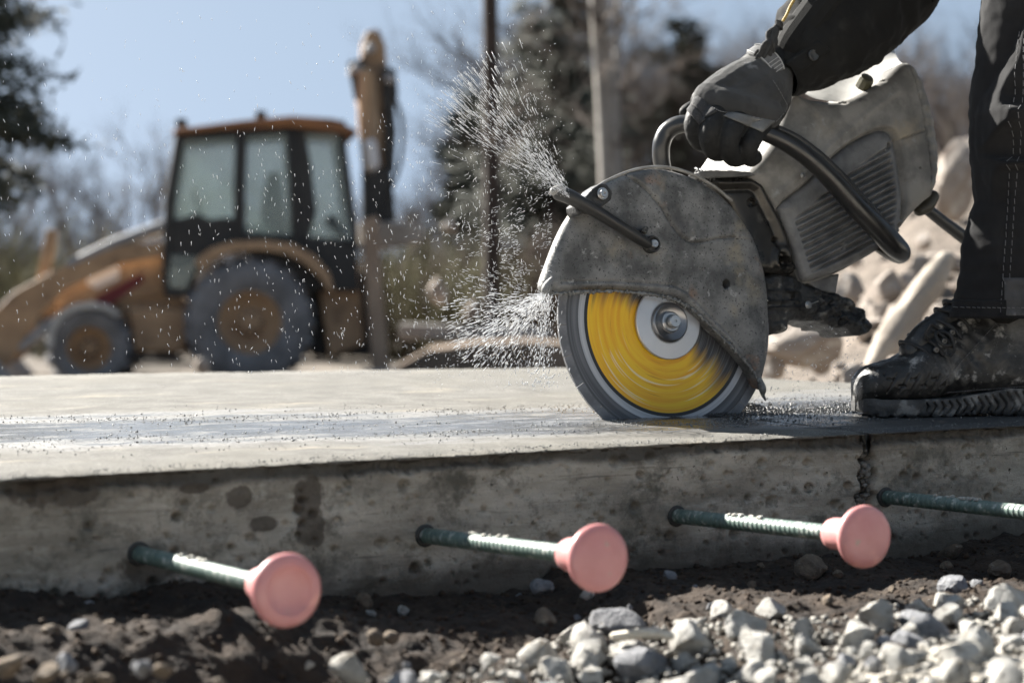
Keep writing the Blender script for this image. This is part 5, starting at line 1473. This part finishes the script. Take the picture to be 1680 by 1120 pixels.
# ================================================================== BACKHOE LOADER
YB_ = 23.3; SC = F/YB_
M_PAINT = mat('weathered_yellow_paint', (.47, .315, .19), (.35, .23, .14), scale=3, rough=.6, bump=.2, bscale=40, extra=[((.20, .13, .08), 4, .55, .7, 3.)])
M_TYRE = mat('dusty_tyre', (.15, .15, .155), (.24, .24, .25), scale=4, rough=.85, bump=.5, bscale=20, extra=[((.26, .26, .27), 2.0, .55, .75, 3.)])
M_CABB = mat('cab_black', (.022, .023, .024), (.035, .035, .035), scale=3, rough=.6)
M_ROOF = mat('cab_roof_brown', (.30, .13, .05), (.20, .09, .04), scale=3, rough=.6)
M_GREY = mat('machine_grey', (.34, .34, .35), (.24, .24, .25), scale=3, rough=.6)
M_RED = mat('dark_red_stripe', (.16, .022, .028), rough=.5)
M_WHITE = mat('white_marking', (.75, .75, .78), rough=.5)
M_GLASS = bpy.data.materials.new('cab_glass'); M_GLASS.use_nodes = True
g = M_GLASS.node_tree.nodes['Principled BSDF']; g.inputs['Base Color'].default_value = (.50, .60, .56, 1); g.inputs['Roughness'].default_value = .08; g.inputs['Alpha'].default_value = .38; g.inputs['Specular IOR Level'].default_value = .8
bh = empty('backhoe_loader', Vector(((410-840)/SC, YB_, -1.16)), 'weathered yellow backhoe loader with black cab, parked behind the slab, rear boom upright', 'backhoe loader')
YAW = Matrix.Rotation(R_(8), 4, 'Z'); BO = bh.location.copy()
def B(px, py, w=0.0):      # side view of the machine; w: across, + away from the camera
    l = Vector(((px-410)/SC, w+.9, (616-py)/SC)); return BO+(YAW @ (l-Vector((0, .9, 0))))
def bpoly(name, pts, w0, w1, m, bevel=.02, parent=None):
    mb = MB(); mb.prism([B(x, y, w0) for x, y in pts], Vector(), B(0, 0, w1)-B(0, 0, w0)); o = mb.obj(name, m, bh, bevel=bevel)
    if parent is not None: o.parent = parent; o.location = (0, 0, 0)
    return o
AXW = (B(0, 0, 1)-B(0, 0, 0)).normalized()
def wheel(name, px, py, rp, rimp, w0, w1, lugs):
    r = rp/SC; rr = rimp/SC; c = B(px, py, w0); W_ = w1-w0
    wh = bpy.data.objects.new(name, None); link(wh, bh); wh.location = c-BO; wh.empty_display_size = .1
    def sub(o): o.parent = wh; o.location = (0, 0, 0); return o
    z = Vector((0, 0, 0))
    prof = [(rr, 0), (rr*1.08, -.02), (r*.88, -.03), (r*.97, .02), (r, .08), (r, W_-.08), (r*.97, W_-.02), (r*.88, W_+.03), (rr, W_), (rr, 0)]
    mb = MB().lathe(prof, z, AXW, 56)
    X = Vector((0, 0, 1)); Y_ = AXW.cross(X)
    for k in range(lugs):
        a = 2*math.pi*k/lugs; d = X*math.cos(a)+Y_*math.sin(a); tg = AXW.cross(d)
        for sgn in (0, 1):
            c0 = d*r*1.01+AXW*(W_*(.05 if sgn == 0 else .95)); c1 = d*r*1.015+tg*(.22*r)*1+AXW*(W_*.52)
            mb.tube([c0-d*.05, c0, c1], [.03, .035, .03], 6, True, 1)
    sub(mb.obj('tyre', M_TYRE, None, True, sharp=50))
    sub(MB().lathe([(rr*1.0, .0), (rr*.95, -.01), (rr*.86, .03), (rr*.80, .06), (rr*.45, .09), (rr*.42, .02), (rr*.30, .0), (0, .0)], z, AXW, 40).obj('rim', M_PAINT, None, True, sharp=50))
    mb = MB()
    for k in range(8):
        a = 2*math.pi*k/8; d = X*math.cos(a)+Y_*math.sin(a); mb.tube([d*rr*.36+AXW*.0, d*rr*.36-AXW*.04], .02, 8, True, 1)
    sub(mb.obj('wheel_bolt', M_CABB, None, True, sharp=60))
wheel('rear_wheel', 410, 520, 101, 52, -.10, .36, 20); wheel('rear_wheel', 420, 520, 101, 52, 1.55, 2.0, 20)
wheel('front_wheel', 150, 562, 66, 36, .05, .34, 16); wheel('front_wheel', 160, 562, 66, 36, 1.50, 1.78, 16)
# body
bpoly('chassis', [(90, 545), (60, 500), (100, 470), (270, 470), (330, 500), (330, 570), (215, 575), (200, 540)], .45, 1.4, M_PAINT)
bpoly('engine_hood', [(92, 478), (104, 440), (150, 420), (272, 386), (272, 480), (100, 500)], .40, 1.45, M_PAINT, .05)
bpoly('hood_stripe', [(150, 500), (160, 478), (232, 440), (238, 452), (200, 480), (165, 505)], .385, .402, M_RED, .002)
bpoly('hood_badge', [(146, 438), (186, 424), (198, 432), (196, 450), (160, 466), (144, 458)], .380, .398, M_WHITE, .002)
bpoly('front_grille', [(58, 470), (92, 450), (96, 520), (60, 540)], .45, 1.4, M_CABB)
bpoly('headlight_post', [(64, 452), (80, 368), (98, 370), (92, 410), (80, 458)], .30, .42, M_PAINT, .01)
for w_ in (.12, 1.55):
    bpoly('loader_arm', [(0, 500), (30, 470), (100, 432), (190, 396), (272, 388), (272, 412), (200, 424), (110, 468), (60, 520), (30, 580), (5, 600), (-10, 560)], w_, w_+.14, M_PAINT, .02)
    mb = MB(); mb.tube([B(120, 425, w_+.05), B(190, 392, w_+.05), B(270, 362, w_+.05)], [.06, .07, .07], 12, True, 1); mb.obj('lift_ram', M_GREY, bh, True, sharp=60)
    mb = MB(); mb.tube([B(40, 560, w_+.05), B(90, 520, w_+.05)], .06, 12, True, 1); mb.obj('tilt_ram', M_GREY, bh, True, sharp=60)
bpoly('bucket', [(-60, 560), (-10, 560), (20, 600), (50, 630), (10, 632), (-80, 632)], -.1, 2.1, M_GREY, .02)
bpoly('fuel_tank', [(215, 498), (308, 498), (310, 540), (300, 570), (220, 568)], .18, .50, M_PAINT, .03)
bpoly('step', [(214, 575), (300, 575), (300, 582), (214, 582)], .05, .50, M_CABB, .005)
bpoly('battery_box', [(312, 495), (342, 490), (346, 570), (314, 575)], .15, .5, M_CABB, .02)
ff = [(82, 560), (86, 530), (100, 506), (124, 491), (152, 486), (180, 492), (200, 506), (196, 512), (176, 500), (152, 496), (128, 501), (108, 514), (96, 536), (94, 562)]
bpoly('tyre_light_arc', ff, .0, .38, mat('pale_light_arc', (.62, .62, .60), (.45, .45, .44), scale=3, rough=.6), .01)  # added pale arch in place of the sunlit arc on the tyre
for x_, y_ in ((300, 200), (560, 200), (430, 186)):
    for w_ in (.25, 1.6): bpoly('work_light', [(x_-9, y_-14), (x_+9, y_-14), (x_+9, y_), (x_-9, y_)], w_, w_+.14, M_CABB, .01)
for w_ in (.6, .7): MB().tube([B(640, 110, w_), B(668, 180, w_), B(664, 260, w_), B(636, 330, w_), B(625, 420, w_)], .022, 8, True, 4).obj('hydraulic_hose', M_CABB, bh, True, sharp=60)
MB().tube([B(330, 345, .75), B(322, 318, .85), B(318, 300, .95)], .03, 8).obj('steering_column', M_CABB, bh, True, sharp=60)
# rear fender as an arch
arch = [(320, 420), (345, 400), (380, 388), (430, 386), (480, 392), (515, 410), (540, 440), (548, 470), (538, 470), (525, 448), (500, 424), (470, 408), (430, 402), (385, 404), (352, 416), (332, 436)]
bpoly('fender', arch, -.12, .38, M_PAINT, .01); bpoly('fender', arch, 1.5, 2.0, M_PAINT, .01)
bpoly('rear_frame', [(470, 440), (600, 440), (640, 520), (640, 580), (520, 580), (470, 520)], .5, 1.4, M_CABB)
# cab: posts, panes, panels
def post(pts, w_, r=.045): MB().tube([B(x, y, w_) for x, y in pts], r, 8, True, 1).obj('cab_post', M_CABB, bh, True, sharp=60)
cabw = (.15, 1.70)
for w_ in cabw:
    post([(276, 430), (280, 320), (298, 215)], w_, .06); post([(392, 400), (394, 300), (398, 205)], w_, .07); post([(488, 395), (484, 300), (478, 205)], w_, .06); post([(545, 350), (585, 400), (572, 290), (560, 200)], w_, .05)
    bpoly('cab_side_panel', [(280, 352), (300, 350), (322, 342), (345, 352), (370, 348), (400, 352), (400, 400), (345, 405), (322, 418), (300, 432), (280, 425)], w_-.03, w_+.03, M_CABB, .01)
    bpoly('lower_side_panel', [(272, 404), (335, 408), (322, 440), (312, 480), (272, 480), (268, 440)], w_-.01, w_+.02, M_CABB, .01)
    g_ = bpoly('lower_window', [(276, 410), (332, 412), (318, 440), (306, 466), (280, 462)], w_-.04, w_-.02, M_GLASS, 0)
    bpoly('door_window', [(300, 222), (390, 212), (388, 352), (372, 346), (345, 352), (320, 342), (286, 352)], w_-.012, w_+.006, M_GLASS, 0)
    bpoly('side_window', [(404, 212), (476, 208), (482, 300), (484, 380), (404, 380)], w_-.012, w_+.006, M_GLASS, 0)
    bpoly('rear_side_window', [(484, 208), (556, 206), (570, 300), (578, 390), (492, 385)], w_-.012, w_+.006, M_GLASS, 0)
    bpoly('cab_sill', [(400, 372), (585, 385), (590, 470), (470, 470), (400, 402)], w_-.02, w_+.02, M_CABB, .01)
    bpoly('roof_rail', [(294, 205), (480, 192), (565, 196), (563, 212), (480, 210), (296, 224)], w_-.04, w_+.04, M_CABB, .01)
    bpoly('rear_quarter_panel', [(470, 200), (500, 200), (512, 260), (520, 340), (505, 390), (484, 390), (486, 290)], w_-.02, w_+.01, M_CABB, .01)
bpoly('roof', [(286, 214), (288, 206), (330, 200), (400, 190), (480, 182), (550, 186), (588, 206), (586, 213), (480, 200), (360, 206)], .0, 1.85, M_ROOF, .02)
bpoly('windshield', [(276, 400), (280, 320), (298, 220), (301, 220), (283, 320), (279, 400)], .2, 1.65, M_GLASS, 0)
bpoly('seat', [(430, 380), (432, 330), (440, 272), (462, 268), (470, 330), (474, 384)], .70, 1.15, M_CABB, .04)
bpoly('dashboard', [(300, 400), (300, 352), (322, 342), (345, 360), (350, 400)], .5, 1.35, M_CABB, .03)
bpoly('seat_cushion', [(390, 384), (392, 360), (440, 358), (470, 384)], .70, 1.15, mat('blue_cloth', (.05, .065, .10), rough=.8), .04)
# rear boom folded upright
M_BOOM = mat('boom_paint', (.40, .26, .15), (.24, .16, .10), scale=3, rough=.6, extra=[((.08, .065, .05), 3.5, .58, .68, 2.)])
bpoly('boom', [(594, 92), (646, 92), (660, 110), (656, 190), (658, 262), (604, 262), (600, 190), (588, 110)], .78, 1.06, M_BOOM, .02)
bpoly('boom_knuckle', [(600, 98), (602, 50), (611, 28), (631, 26), (642, 52), (646, 98)], .80, 1.04, M_BOOM, .02)
bpoly('boom_side_plate', [(598, 106), (626, 104), (630, 200), (628, 256), (606, 256), (600, 200)], .70, .78, mat('faded_boom_plate', (.50, .38, .27), (.38, .28, .20), scale=3, rough=.6), .01)
bpoly('linkage_plate', [(576, 84), (604, 78), (612, 100), (600, 150), (588, 148)], .62, .70, M_CABB, .01)
bpoly('linkage_plate', [(634, 88), (658, 96), (662, 140), (646, 170), (636, 160)], .62, .70, M_CABB, .01)
bpoly('boom_back_plate', [(616, 110), (640, 112), (642, 260), (636, 262), (634, 240), (620, 236)], 1.08, 1.16, M_CABB, .01)  # black plate on the far side of the boom
MB().tube([B(606, 105, .62), B(604, 180, .62), (B(610, 262, .62))], [.09, .085, .07], 12, True, 1).obj('boom_cylinder', M_PAINT, bh, True, sharp=60)
MB().tube([B(612, 225, .60), B(616, 256, .60)], .10, 12, True, 1).obj('cylinder_rod', M_WHITE, bh, True, sharp=60)
bpoly('boom_base', [(604, 262), (650, 262), (658, 352), (604, 356)], .62, 1.22, M_CABB, .02)
bpoly('dipper', [(636, 96), (650, 100), (660, 200), (656, 270), (640, 268)], .66, .76, M_CABB, .02)
for x, y in ((614, 62), (590, 96), (648, 112), (616, 262)):
    MB().tube([B(x, y, .60), B(x, y, 1.22)], .07, 14, True, 1).obj('pivot_pin', M_GREY, bh, True, sharp=60)
bpoly('stabiliser', [(596, 350), (622, 345), (628, 470), (640, 600), (612, 612), (604, 500)], .05, .25, mat('pale_boom_paint', (.40, .30, .22), (.30, .22, .16), scale=3, rough=.6), .02)
bpoly('stabiliser_pad', [(596, 600), (650, 600), (654, 616), (592, 616)], -.1, .4, M_GREY, .02)
bpoly('counterweight', [(600, 352), (700, 358), (704, 388), (640, 400), (600, 392)], .5, 1.4, mat('pale_dusty_metal', (.42, .37, .32), (.30, .26, .22), scale=3, rough=.7), .03)
bpoly('swing_frame', [(520, 430), (590, 420), (600, 560), (540, 580)], .3, .6, M_PAINT, .02)

# ================================================================== BACKGROUND
# rubble heap to the right, behind the boot
rh = random.Random(77)
RB = {k: None for k in 'ab'}
M_PINK = mat('pale_pink_rubble', (.40, .35, .305), (.27, .225, .19), scale=1.2, rough=.9, bump=.5, bscale=6, bdist=.05, extra=[((.55, .52, .48), 1.6, .55, .7), ((.16, .11, .08), 1.5, .62, .74, 5.)], rand=.2)
bigr = [rock_mesh('rubble_rock', 60+i, 3, 14, .45, .08, M_PINK) for i in range(5)]
def big(px, py, rp, Y, lb, rot=None, sz=(1, 1, 1), mtl=None, name='rubble_rock'):
    o = bpy.data.objects.new(name, rh.choice(bigr)); COL.objects.link(o); o.location = at_y(px, py, Y); r = rp/F*Y; o.scale = (r*sz[0], r*sz[1], r*sz[2])
    o.rotation_euler = rot or (rh.uniform(-1, 1), rh.uniform(-1, 1), rh.uniform(0, 6)); tag(o, lb, 'rock', 'rubble heaped behind the slab'); return o
big(1575, 290, 70, 8.6, 'tall pinkish boulder at the top of the rubble heap, seen left of the trouser leg', (0, .2, 0), (.8, .8, 1.4))
big(1390, 470, 48, 7.4, 'rounded pinkish boulder just below the vent cover of the saw')
big(1455, 470, 42, 7.6, 'pale round boulder left of the long tilted slab')
big(1545, 430, 40, 8.0, 'white boulder beside the trouser leg')
big(1330, 560, 70, 6.4, 'broad low tan boulder behind the end of the saw blade guard', (0, 0, 0), (1.5, 1, .8))
big(1270, 590, 40, 6.4, 'brown boulder seen just right of the guard tip')
big(1540, 520, 40, 6.6, 'brown and cream rock wedged right of the long tilted slab', (0, .7, 0), (.7, .9, 1.6))
big(1590, 470, 40, 7.2, 'pale rock against the trouser leg at hem height')
big(1400, 640, 50, 6.0, 'dark brown rock at the foot of the heap, left of the boot toe')
big(1490, 600, 36, 6.0, 'cream rock directly above the boot toe', (0, .4, 0), (1.3, 1, .8))
# the long tilted slab of stone
mb = MB(); pa = at_y(1432, 600, 6.1); pb = at_y(1556, 420, 6.3); d = (pb-pa)
mb.tube([pa, pa+d*.2, pa+d*.45, pa+d*.7, pa+d*.9, pb], [.034, .050, .044, .049, .036, .024], 9, True, 3)
mb.v = [tuple(Vector(v)+Vector((1, .4, .6))*.020*fbm(Vector(v)*7, 4)) for v in mb.v]
o = mb.obj('tilted_stone_slab', mat('cream_stone', (.42, .37, .31), (.30, .255, .21), scale=6, rough=.85, bump=.6, bscale=20, bdist=.01), None, True, sharp=40)
tag(o, 'long cream coloured slab of stone leaning diagonally in the rubble between saw and boot', 'stone')
cnt = 0
while cnt < 120:
    px = rh.uniform(1180, 1900); top = np.interp(px, [1180, 1260, 1400, 1540, 1620, 1900], [560, 500, 330, 215, 210, 230]); py = rh.uniform(top, 660)
    f = (py-top)/(660-top); Y = 9.6-3.4*f+rh.uniform(-.2, .2)
    if math.hypot(px-1494, py-510) < 60 and Y < 6.6: Y = 7
    rp = rh.uniform(12, 36)
    if py > 560 and rp > 24: rp = 20
    o = big(px, py, rp, Y, 'pale broken rubble stone in the blurred heap behind the slab'); cnt += 1
# mound under them
mb_x = ns(-1.0, 5.5, 60); mb_y = ns(5.6, 12.5, 60); V = []
def mound_z(x, y):
    px = 840+F*x/y
    top = np.interp(px, [1080, 1260, 1400, 1540, 1620, 1900], [660, 540, 380, 262, 250, 270])
    f = min(1, max(0, (9.7-y)/3.4)); py = top+(660-top)*f
    z = HC-(py-430)/F*y
    if y > 9.9: z = z*max(0, 1-(y-9.9)/2.4)+(-1.3)*min(1, (y-9.9)/2.4)
    if px < 1260: z = z*max(0, (px-1080)/180)+(-1.3)*min(1, max(0, 1-(px-1080)/180))
    return z+.04*fbm(Vector((x*3, y*3, 0)), 4)
V = [(x, y, mound_z(x, y)) for x in mb_x for y in mb_y]; idx = np.arange(3600).reshape(60, 60)
Fq = np.stack([idx[:-1, :-1], idx[1:, :-1], idx[1:, 1:], idx[:-1, 1:]], -1).reshape(-1, 4)
me = bpy.data.meshes.new('rubble_mound'); me.from_pydata(V, [], Fq.tolist())
tag(obj('rubble_mound', me, None, mat('rubble_fines', (.20, .165, .135), (.10, .082, .066), scale=5, rough=.95, bump=1, bscale=25, bdist=.03)), 'mound of brown earth and fines under the rubble', None, None, 'structure')

# ---- trees
class Tree:
    def __init__(s, seed): s.r = random.Random(seed); s.V = []; s.F = []; s.CV = []; s.CF = []
    def seg(s, a, b, ra, rb_, n, crown):
        V, Fc = (s.CV, s.CF) if crown else (s.V, s.F)
        d = (b-a).normalized(); x = d.orthogonal().normalized(); y = d.cross(x); base = len(V)
        for c, r in ((a, ra), (b, rb_)):
            for k in range(n):
                t = 2*math.pi*k/n; V.append(tuple(c+(x*math.cos(t)+y*math.sin(t))*r))
        for k in range(n): Fc.append((base+k, base+(k+1) % n, base+n+(k+1) % n, base+n+k))
    def grow(s, p, d, L, r, lev, maxlev, droop=0.0, spread=.75):
        n = 6 if lev == 0 else (4 if lev == 1 else 3); steps = 5 if lev == 0 else 3
        for i in range(steps):
            q = p+d*(L/steps); r2 = r*(1-.5/steps) if lev else r*(1-.7/steps)
            s.seg(p, q, r, r2, n, lev > 0)
            if lev < maxlev and (lev > 0 or i >= 1):
                for _ in range(2 if lev < 2 else 2):
                    a = s.r.uniform(0, 6.28); x = d.orthogonal().normalized(); y = d.cross(x)
                    nd = (d+(x*math.cos(a)+y*math.sin(a))*s.r.uniform(.5, 1.1)*spread*1.3+Vector((0, 0, .15-droop))).normalized()
                    s.grow(p.lerp(q, s.r.uniform(.2, 1)), nd, L*s.r.uniform(.42, .62)*(1 if lev else .8), r2*.62, lev+1, maxlev, droop, spread)
            p, r = q, r2
            d = (d+Vector((s.r.gauss(0, .12), s.r.gauss(0, .12), .06 if lev else 0))).normalized()
def bare_tree(seed, h, r, levels=4):
    t = Tree(seed); t.grow(Vector((0, 0, 0)), Vector((t.r.gauss(0, .03), t.r.gauss(0, .03), 1)).normalized(), h, r, 0, levels); return t
def tree_objs(name, t, m1, m2):
    a = mesh_np('trunk', t.V, t.F); a.materials.append(m1); b = mesh_np('crown', t.CV, t.CF); b.materials.append(m2); return a, b
M_BARK = mat('grey_brown_bark', (.20, .165, .135), (.12, .10, .08), scale=3, rough=.9)
M_TWIG = mat('bare_twigs', (.115, .088, .072), (.075, .060, .050), scale=1, rough=.9, rand=.25)
M_BARKG = mat('pale_grey_bark', (.34, .32, .29), (.24, .22, .20), scale=4, rough=.9)
M_BARKD = mat('dark_bark', (.055, .040, .034), (.035, .026, .022), scale=4, rough=.9)
M_NEED = mat('dark_needles', (.030, .038, .026), (.050, .052, .034), scale=1.2, rough=.8)
def put_tree(ma, mb_, loc, sc, rz, label, group=None, name='bare_tree'):
    r = empty(name, loc, label, 'tree', group, rz); r.scale = (sc, sc, sc)
    for nm, me_ in (('trunk', ma), ('crown', mb_)):
        if me_ is None: continue
        o = bpy.data.objects.new(nm, me_); link(o, r)
    return r
protos = [tree_objs('t', bare_tree(200+i, 7.5, .11, 4), M_BARK, M_TWIG) for i in range(4)]
print('tree tris', [len(p[1].polygons)*2 for p in protos])
rt_ = random.Random(9)
for i in range(110):
    px = -150+2000*(i+rt_.uniform(.1, .9))/64 if i < 64 else 640+980*(i-64+rt_.random())/46; Y = rt_.uniform(40, 75)
    topy = np.interp(px, [-200, 60, 130, 260, 420, 660, 760, 850, 1100, 1330, 1450, 1800], [150, 240, 250, 230, 290, 330, 200, 40, 60, 60, 120, 60])
    topy += rt_.uniform(-20, 60); h = (430-topy)/F*Y+1.4
    ma, mb_ = protos[i % 4]; hh = 9.5
    put_tree(ma, mb_, Vector(((px-840)/F*Y, Y, -1.2)), h/hh, rt_.uniform(0, 6), 'leafless brown tree in the blurred wood behind the site', 'leafless trees of the wood')
# thin trees against the blue on the right and the named trunks
mbq = MB(); mbq.tube([Vector((.02, 0, 0)), Vector((0, 0, 2)), Vector((-.10, 0, 4)), Vector((-.26, 0, 6.5)), Vector((-.35, 0, 10))], [.175, .165, .150, .13, .10], 10, True, 2)
a = mesh_np('trunk', mbq.v, mbq.f); a.materials.append(M_BARKG); a.shade_smooth()
tq = Tree(15)
for k in range(30):
    z = tq.r.uniform(3.0, 9.5); a_ = tq.r.uniform(0, 6.28); tq.grow(Vector((-.04*z, 0, z)), Vector((math.cos(a_), math.sin(a_), tq.r.uniform(0, .7))).normalized(), tq.r.uniform(.7, 1.6), .022, 1, 3)
b = mesh_np('crown', tq.CV, tq.CF); b.materials.append(M_TWIG)
put_tree(a, b, Vector(((1002-840)/F*30, 30, -1.18)), 1.0, 0, 'thick pale grey trunk rising out of the picture above the guard', None)
a2, b2_ = tree_objs('t', bare_tree(314, 9.0, .085, 3), M_BARKG, M_TWIG)
put_tree(a2, b2_, Vector(((1030-840)/F*36, 36, -1.18)), 1.0, 2.0, 'thinner pale trunk just right of the pale grey leafless trunk', None)
tr = Tree(6); tr.V = []; 
mbp = MB(); mbp.tube([Vector((0, 0, 0)), Vector((.01, 0, 3)), Vector((-.03, 0, 6)), Vector((0, 0, 10))], [.115, .105, .10, .09], 10, True, 2)
pme = mesh_np('trunk', mbp.v, mbp.f); pme.materials.append(M_BARKD); pme.shade_smooth()
tt = Tree(12)
for k in range(26):
    z = tt.r.uniform(1.5, 8.5); a_ = tt.r.uniform(0, 6.28); tt.grow(Vector((0, 0, z)), Vector((math.cos(a_), math.sin(a_), tt.r.uniform(-.2, .5))).normalized(), tt.r.uniform(.5, 1.2), .02, 1, 3)
tw = mesh_np('crown', tt.CV, tt.CF); tw.materials.append(M_TWIG)
put_tree(pme, tw, Vector(((806-840)/F*26, 26, -1.16)), 1.0, 0, 'straight dark brown trunk standing full height at the centre of the picture', None, 'dark_tree')
# evergreens: boughs with needle tufts
def evergreen(seed, h, rad, nb, bare=.15, droop=.25, tuft=.10, dens=26):
    r = random.Random(seed); mbt = MB(); mbt.tube([Vector((0, 0, 0)), Vector((0, 0, h*.5)), Vector((0, 0, h))], [h*.018, h*.012, .01], 8, True, 2)
    V = []; Fc = []; tr_ = Tree(seed)
    for i in range(nb):
        f = bare+(1-bare)*(i+r.random())/nb; a = r.uniform(0, 6.28); L = rad*(1-f)**.6*r.uniform(.55, 1.15)+.15
        d = Vector((math.cos(a), math.sin(a), r.uniform(-.15, .25))); p = Vector((0, 0, h*f)); q = p+d*L+Vector((0, 0, -droop*L*L*.5))
        tr_.seg(p, q, .025, .008, 3, True)
        for k in range(int(dens*L/rad)+4):
            t_ = r.uniform(.25, 1.05); c = p.lerp(q, t_)+Vector((r.gauss(0, .13), r.gauss(0, .13), r.gauss(0, .07)))*L*.6
            for _ in range(7):
                dd = Vector((r.gauss(0, 1), r.gauss(0, 1), r.gauss(0, .6))).normalized()*tuft*r.uniform(.6, 1.4); s_ = dd.orthogonal().normalized()*tuft*.16; c_ = c+Vector((r.gauss(0, 1), r.gauss(0, 1), r.gauss(0, .6)))*tuft*.6
                b_ = len(V); V += [tuple(c_-s_), tuple(c_+s_), tuple(c_+dd)]; Fc.append((b_, b_+1, b_+2))
    me_ = mesh_np('crown', tr_.CV+V, tr_.CF+[tuple(i+len(tr_.CV) for i in f) for f in Fc]); me_.materials.append(M_NEED)
    mt = mesh_np('trunk', mbt.v, mbt.f); mt.materials.append(M_BARKD); return mt, me_
ea = evergreen(1, 4.6, 2.3, 70, .50, .25, .15, 46)
put_tree(*ea, Vector(((-95-840)/F*20, 20, -1.1)), 1.0, 0, 'dark pine with drooping boughs at the left edge', None, 'pine_tree')
eb = evergreen(2, 6.8, 2.1, 90, .15, .1, .22, 34)
put_tree(*eb, Vector(((905-840)/F*38, 38, -1.18)), 1.0, 1, 'dark ragged evergreen between the dark trunk and the pale grey trunk', None, 'evergreen_tree')
ec = evergreen(3, 5.2, 1.2, 40, .3, .1, .20, 22)
put_tree(*ec, Vector(((770-840)/F*40, 40, -1.18)), .9, 2, 'shorter dark evergreen left of the dark trunk', None, 'evergreen_tree')
put_tree(*ec, Vector(((1118-840)/F*44, 44, -1.18)), 1.28, 4, 'dark evergreen behind the gloved hand', None, 'evergreen_tree')
# brush: dense twiggy shrubs
def shrub(seed, m, lv=3):
    t = Tree(seed)
    for _ in range(16):
        a = t.r.uniform(0, 6.28); t.grow(Vector((t.r.gauss(0, .15), t.r.gauss(0, .15), 0)), Vector((math.cos(a)*.5, math.sin(a)*.5, 1)).normalized(), t.r.uniform(.9, 1.5), .022, 1, lv, 0, .9)
    me_ = mesh_np('shrub', t.CV, t.CF); me_.materials.append(m); return me_
M_BR1 = mat('brown_brush', (.125, .098, .075), (.08, .062, .05), scale=1, rough=.9, rand=.3)
M_BR2 = mat('olive_brush', (.15, .14, .07), (.10, .092, .05), scale=1, rough=.9, rand=.2)
s1 = [shrub(70+i, M_BR1) for i in range(3)]; s2 = [shrub(80+i, M_BR2) for i in range(2)]
for i in range(130):
    px = -150+2000*(i+rt_.random())/90 if i < 90 else 620+900*(i-90+rt_.random())/40; Y = rt_.uniform(27, 44); ol = (abs(px-700) < 60 or abs(px-50) < 60) and i % 3 != 0
    topy = np.interp(px, [-200, 200, 450, 560, 700, 1400, 1900], [320, 360, 330, 380, 370, 300, 300])+rt_.uniform(-15, 45)
    h = (430-topy)/F*Y+1.45
    o = bpy.data.objects.new('shrub', rt_.choice(s2 if ol else s1)); COL.objects.link(o); o.location = ((px-840)/F*Y, Y, -1.2); o.rotation_euler = (0, 0, rt_.uniform(0, 6)); k = h/2.0; o.scale = (k*1.05, k*1.05, k)
    tag(o, 'dry olive green bush in the blurred brush' if ol else 'dry brown leafless bush in the blurred brush behind the site', 'bush', 'bushes at the edge of the wood')
# timber and debris on the ground behind
M_PALEW = mat('weathered_timber', (.40, .38, .36), (.30, .28, .26), scale=4, rough=.85)
mb = MB(); pa = at_y(655, 542, 25.2); pb = at_y(905, 548, 25.6); mb.prism([pa+Vector((0, 0, -.11)), pb+Vector((0, 0, -.11)), pb+Vector((0, 0, .07)), pa+Vector((0, 0, .09))], Vector((0, 0, 0)), Vector((0, .22, 0)))
tag(mb.obj('timber_beam', M_PALEW, None, bevel=.02), 'long pale weathered beam lying level behind the spray, right of the backhoe', 'beam')
for k, (x, y, rp, lb) in enumerate([(720, 478, 34, 'large bluish pale boulder right of the backhoe, above the beam'), (775, 505, 24, 'smaller bluish pale boulder beside the large one above the beam'), (700, 596, 20, 'pale rounded rock low on the ground below the beam'), (332, 596, 22, 'white rounded rock between the wheels of the backhoe'), (740, 372, 18, 'pale rock high in the brush left of the dark trunk')]):
    Y = 21.6 if x == 332 else 25.8
    big(x, y, rp, Y, lb, name='boulder')
# tan earth bank low behind the guard
mb = MB(); pts = [(640, 610), (700, 575), (780, 562), (860, 560), (960, 566), (1300, 580), (1300, 640), (640, 640)]
mb.prism([at_y(x, y, 24.2) for x, y in pts], Vector(), Vector((0, 1.5, 0)))
o = mb.obj('earth_bank', mat('tan_earth', (.27, .21, .16), (.17, .13, .10), scale=2, rough=.95, bump=.8, bscale=8, bdist=.05), None, bevel=.05); tag(o, 'low bank of tan earth behind the slab', None, None, 'structure')
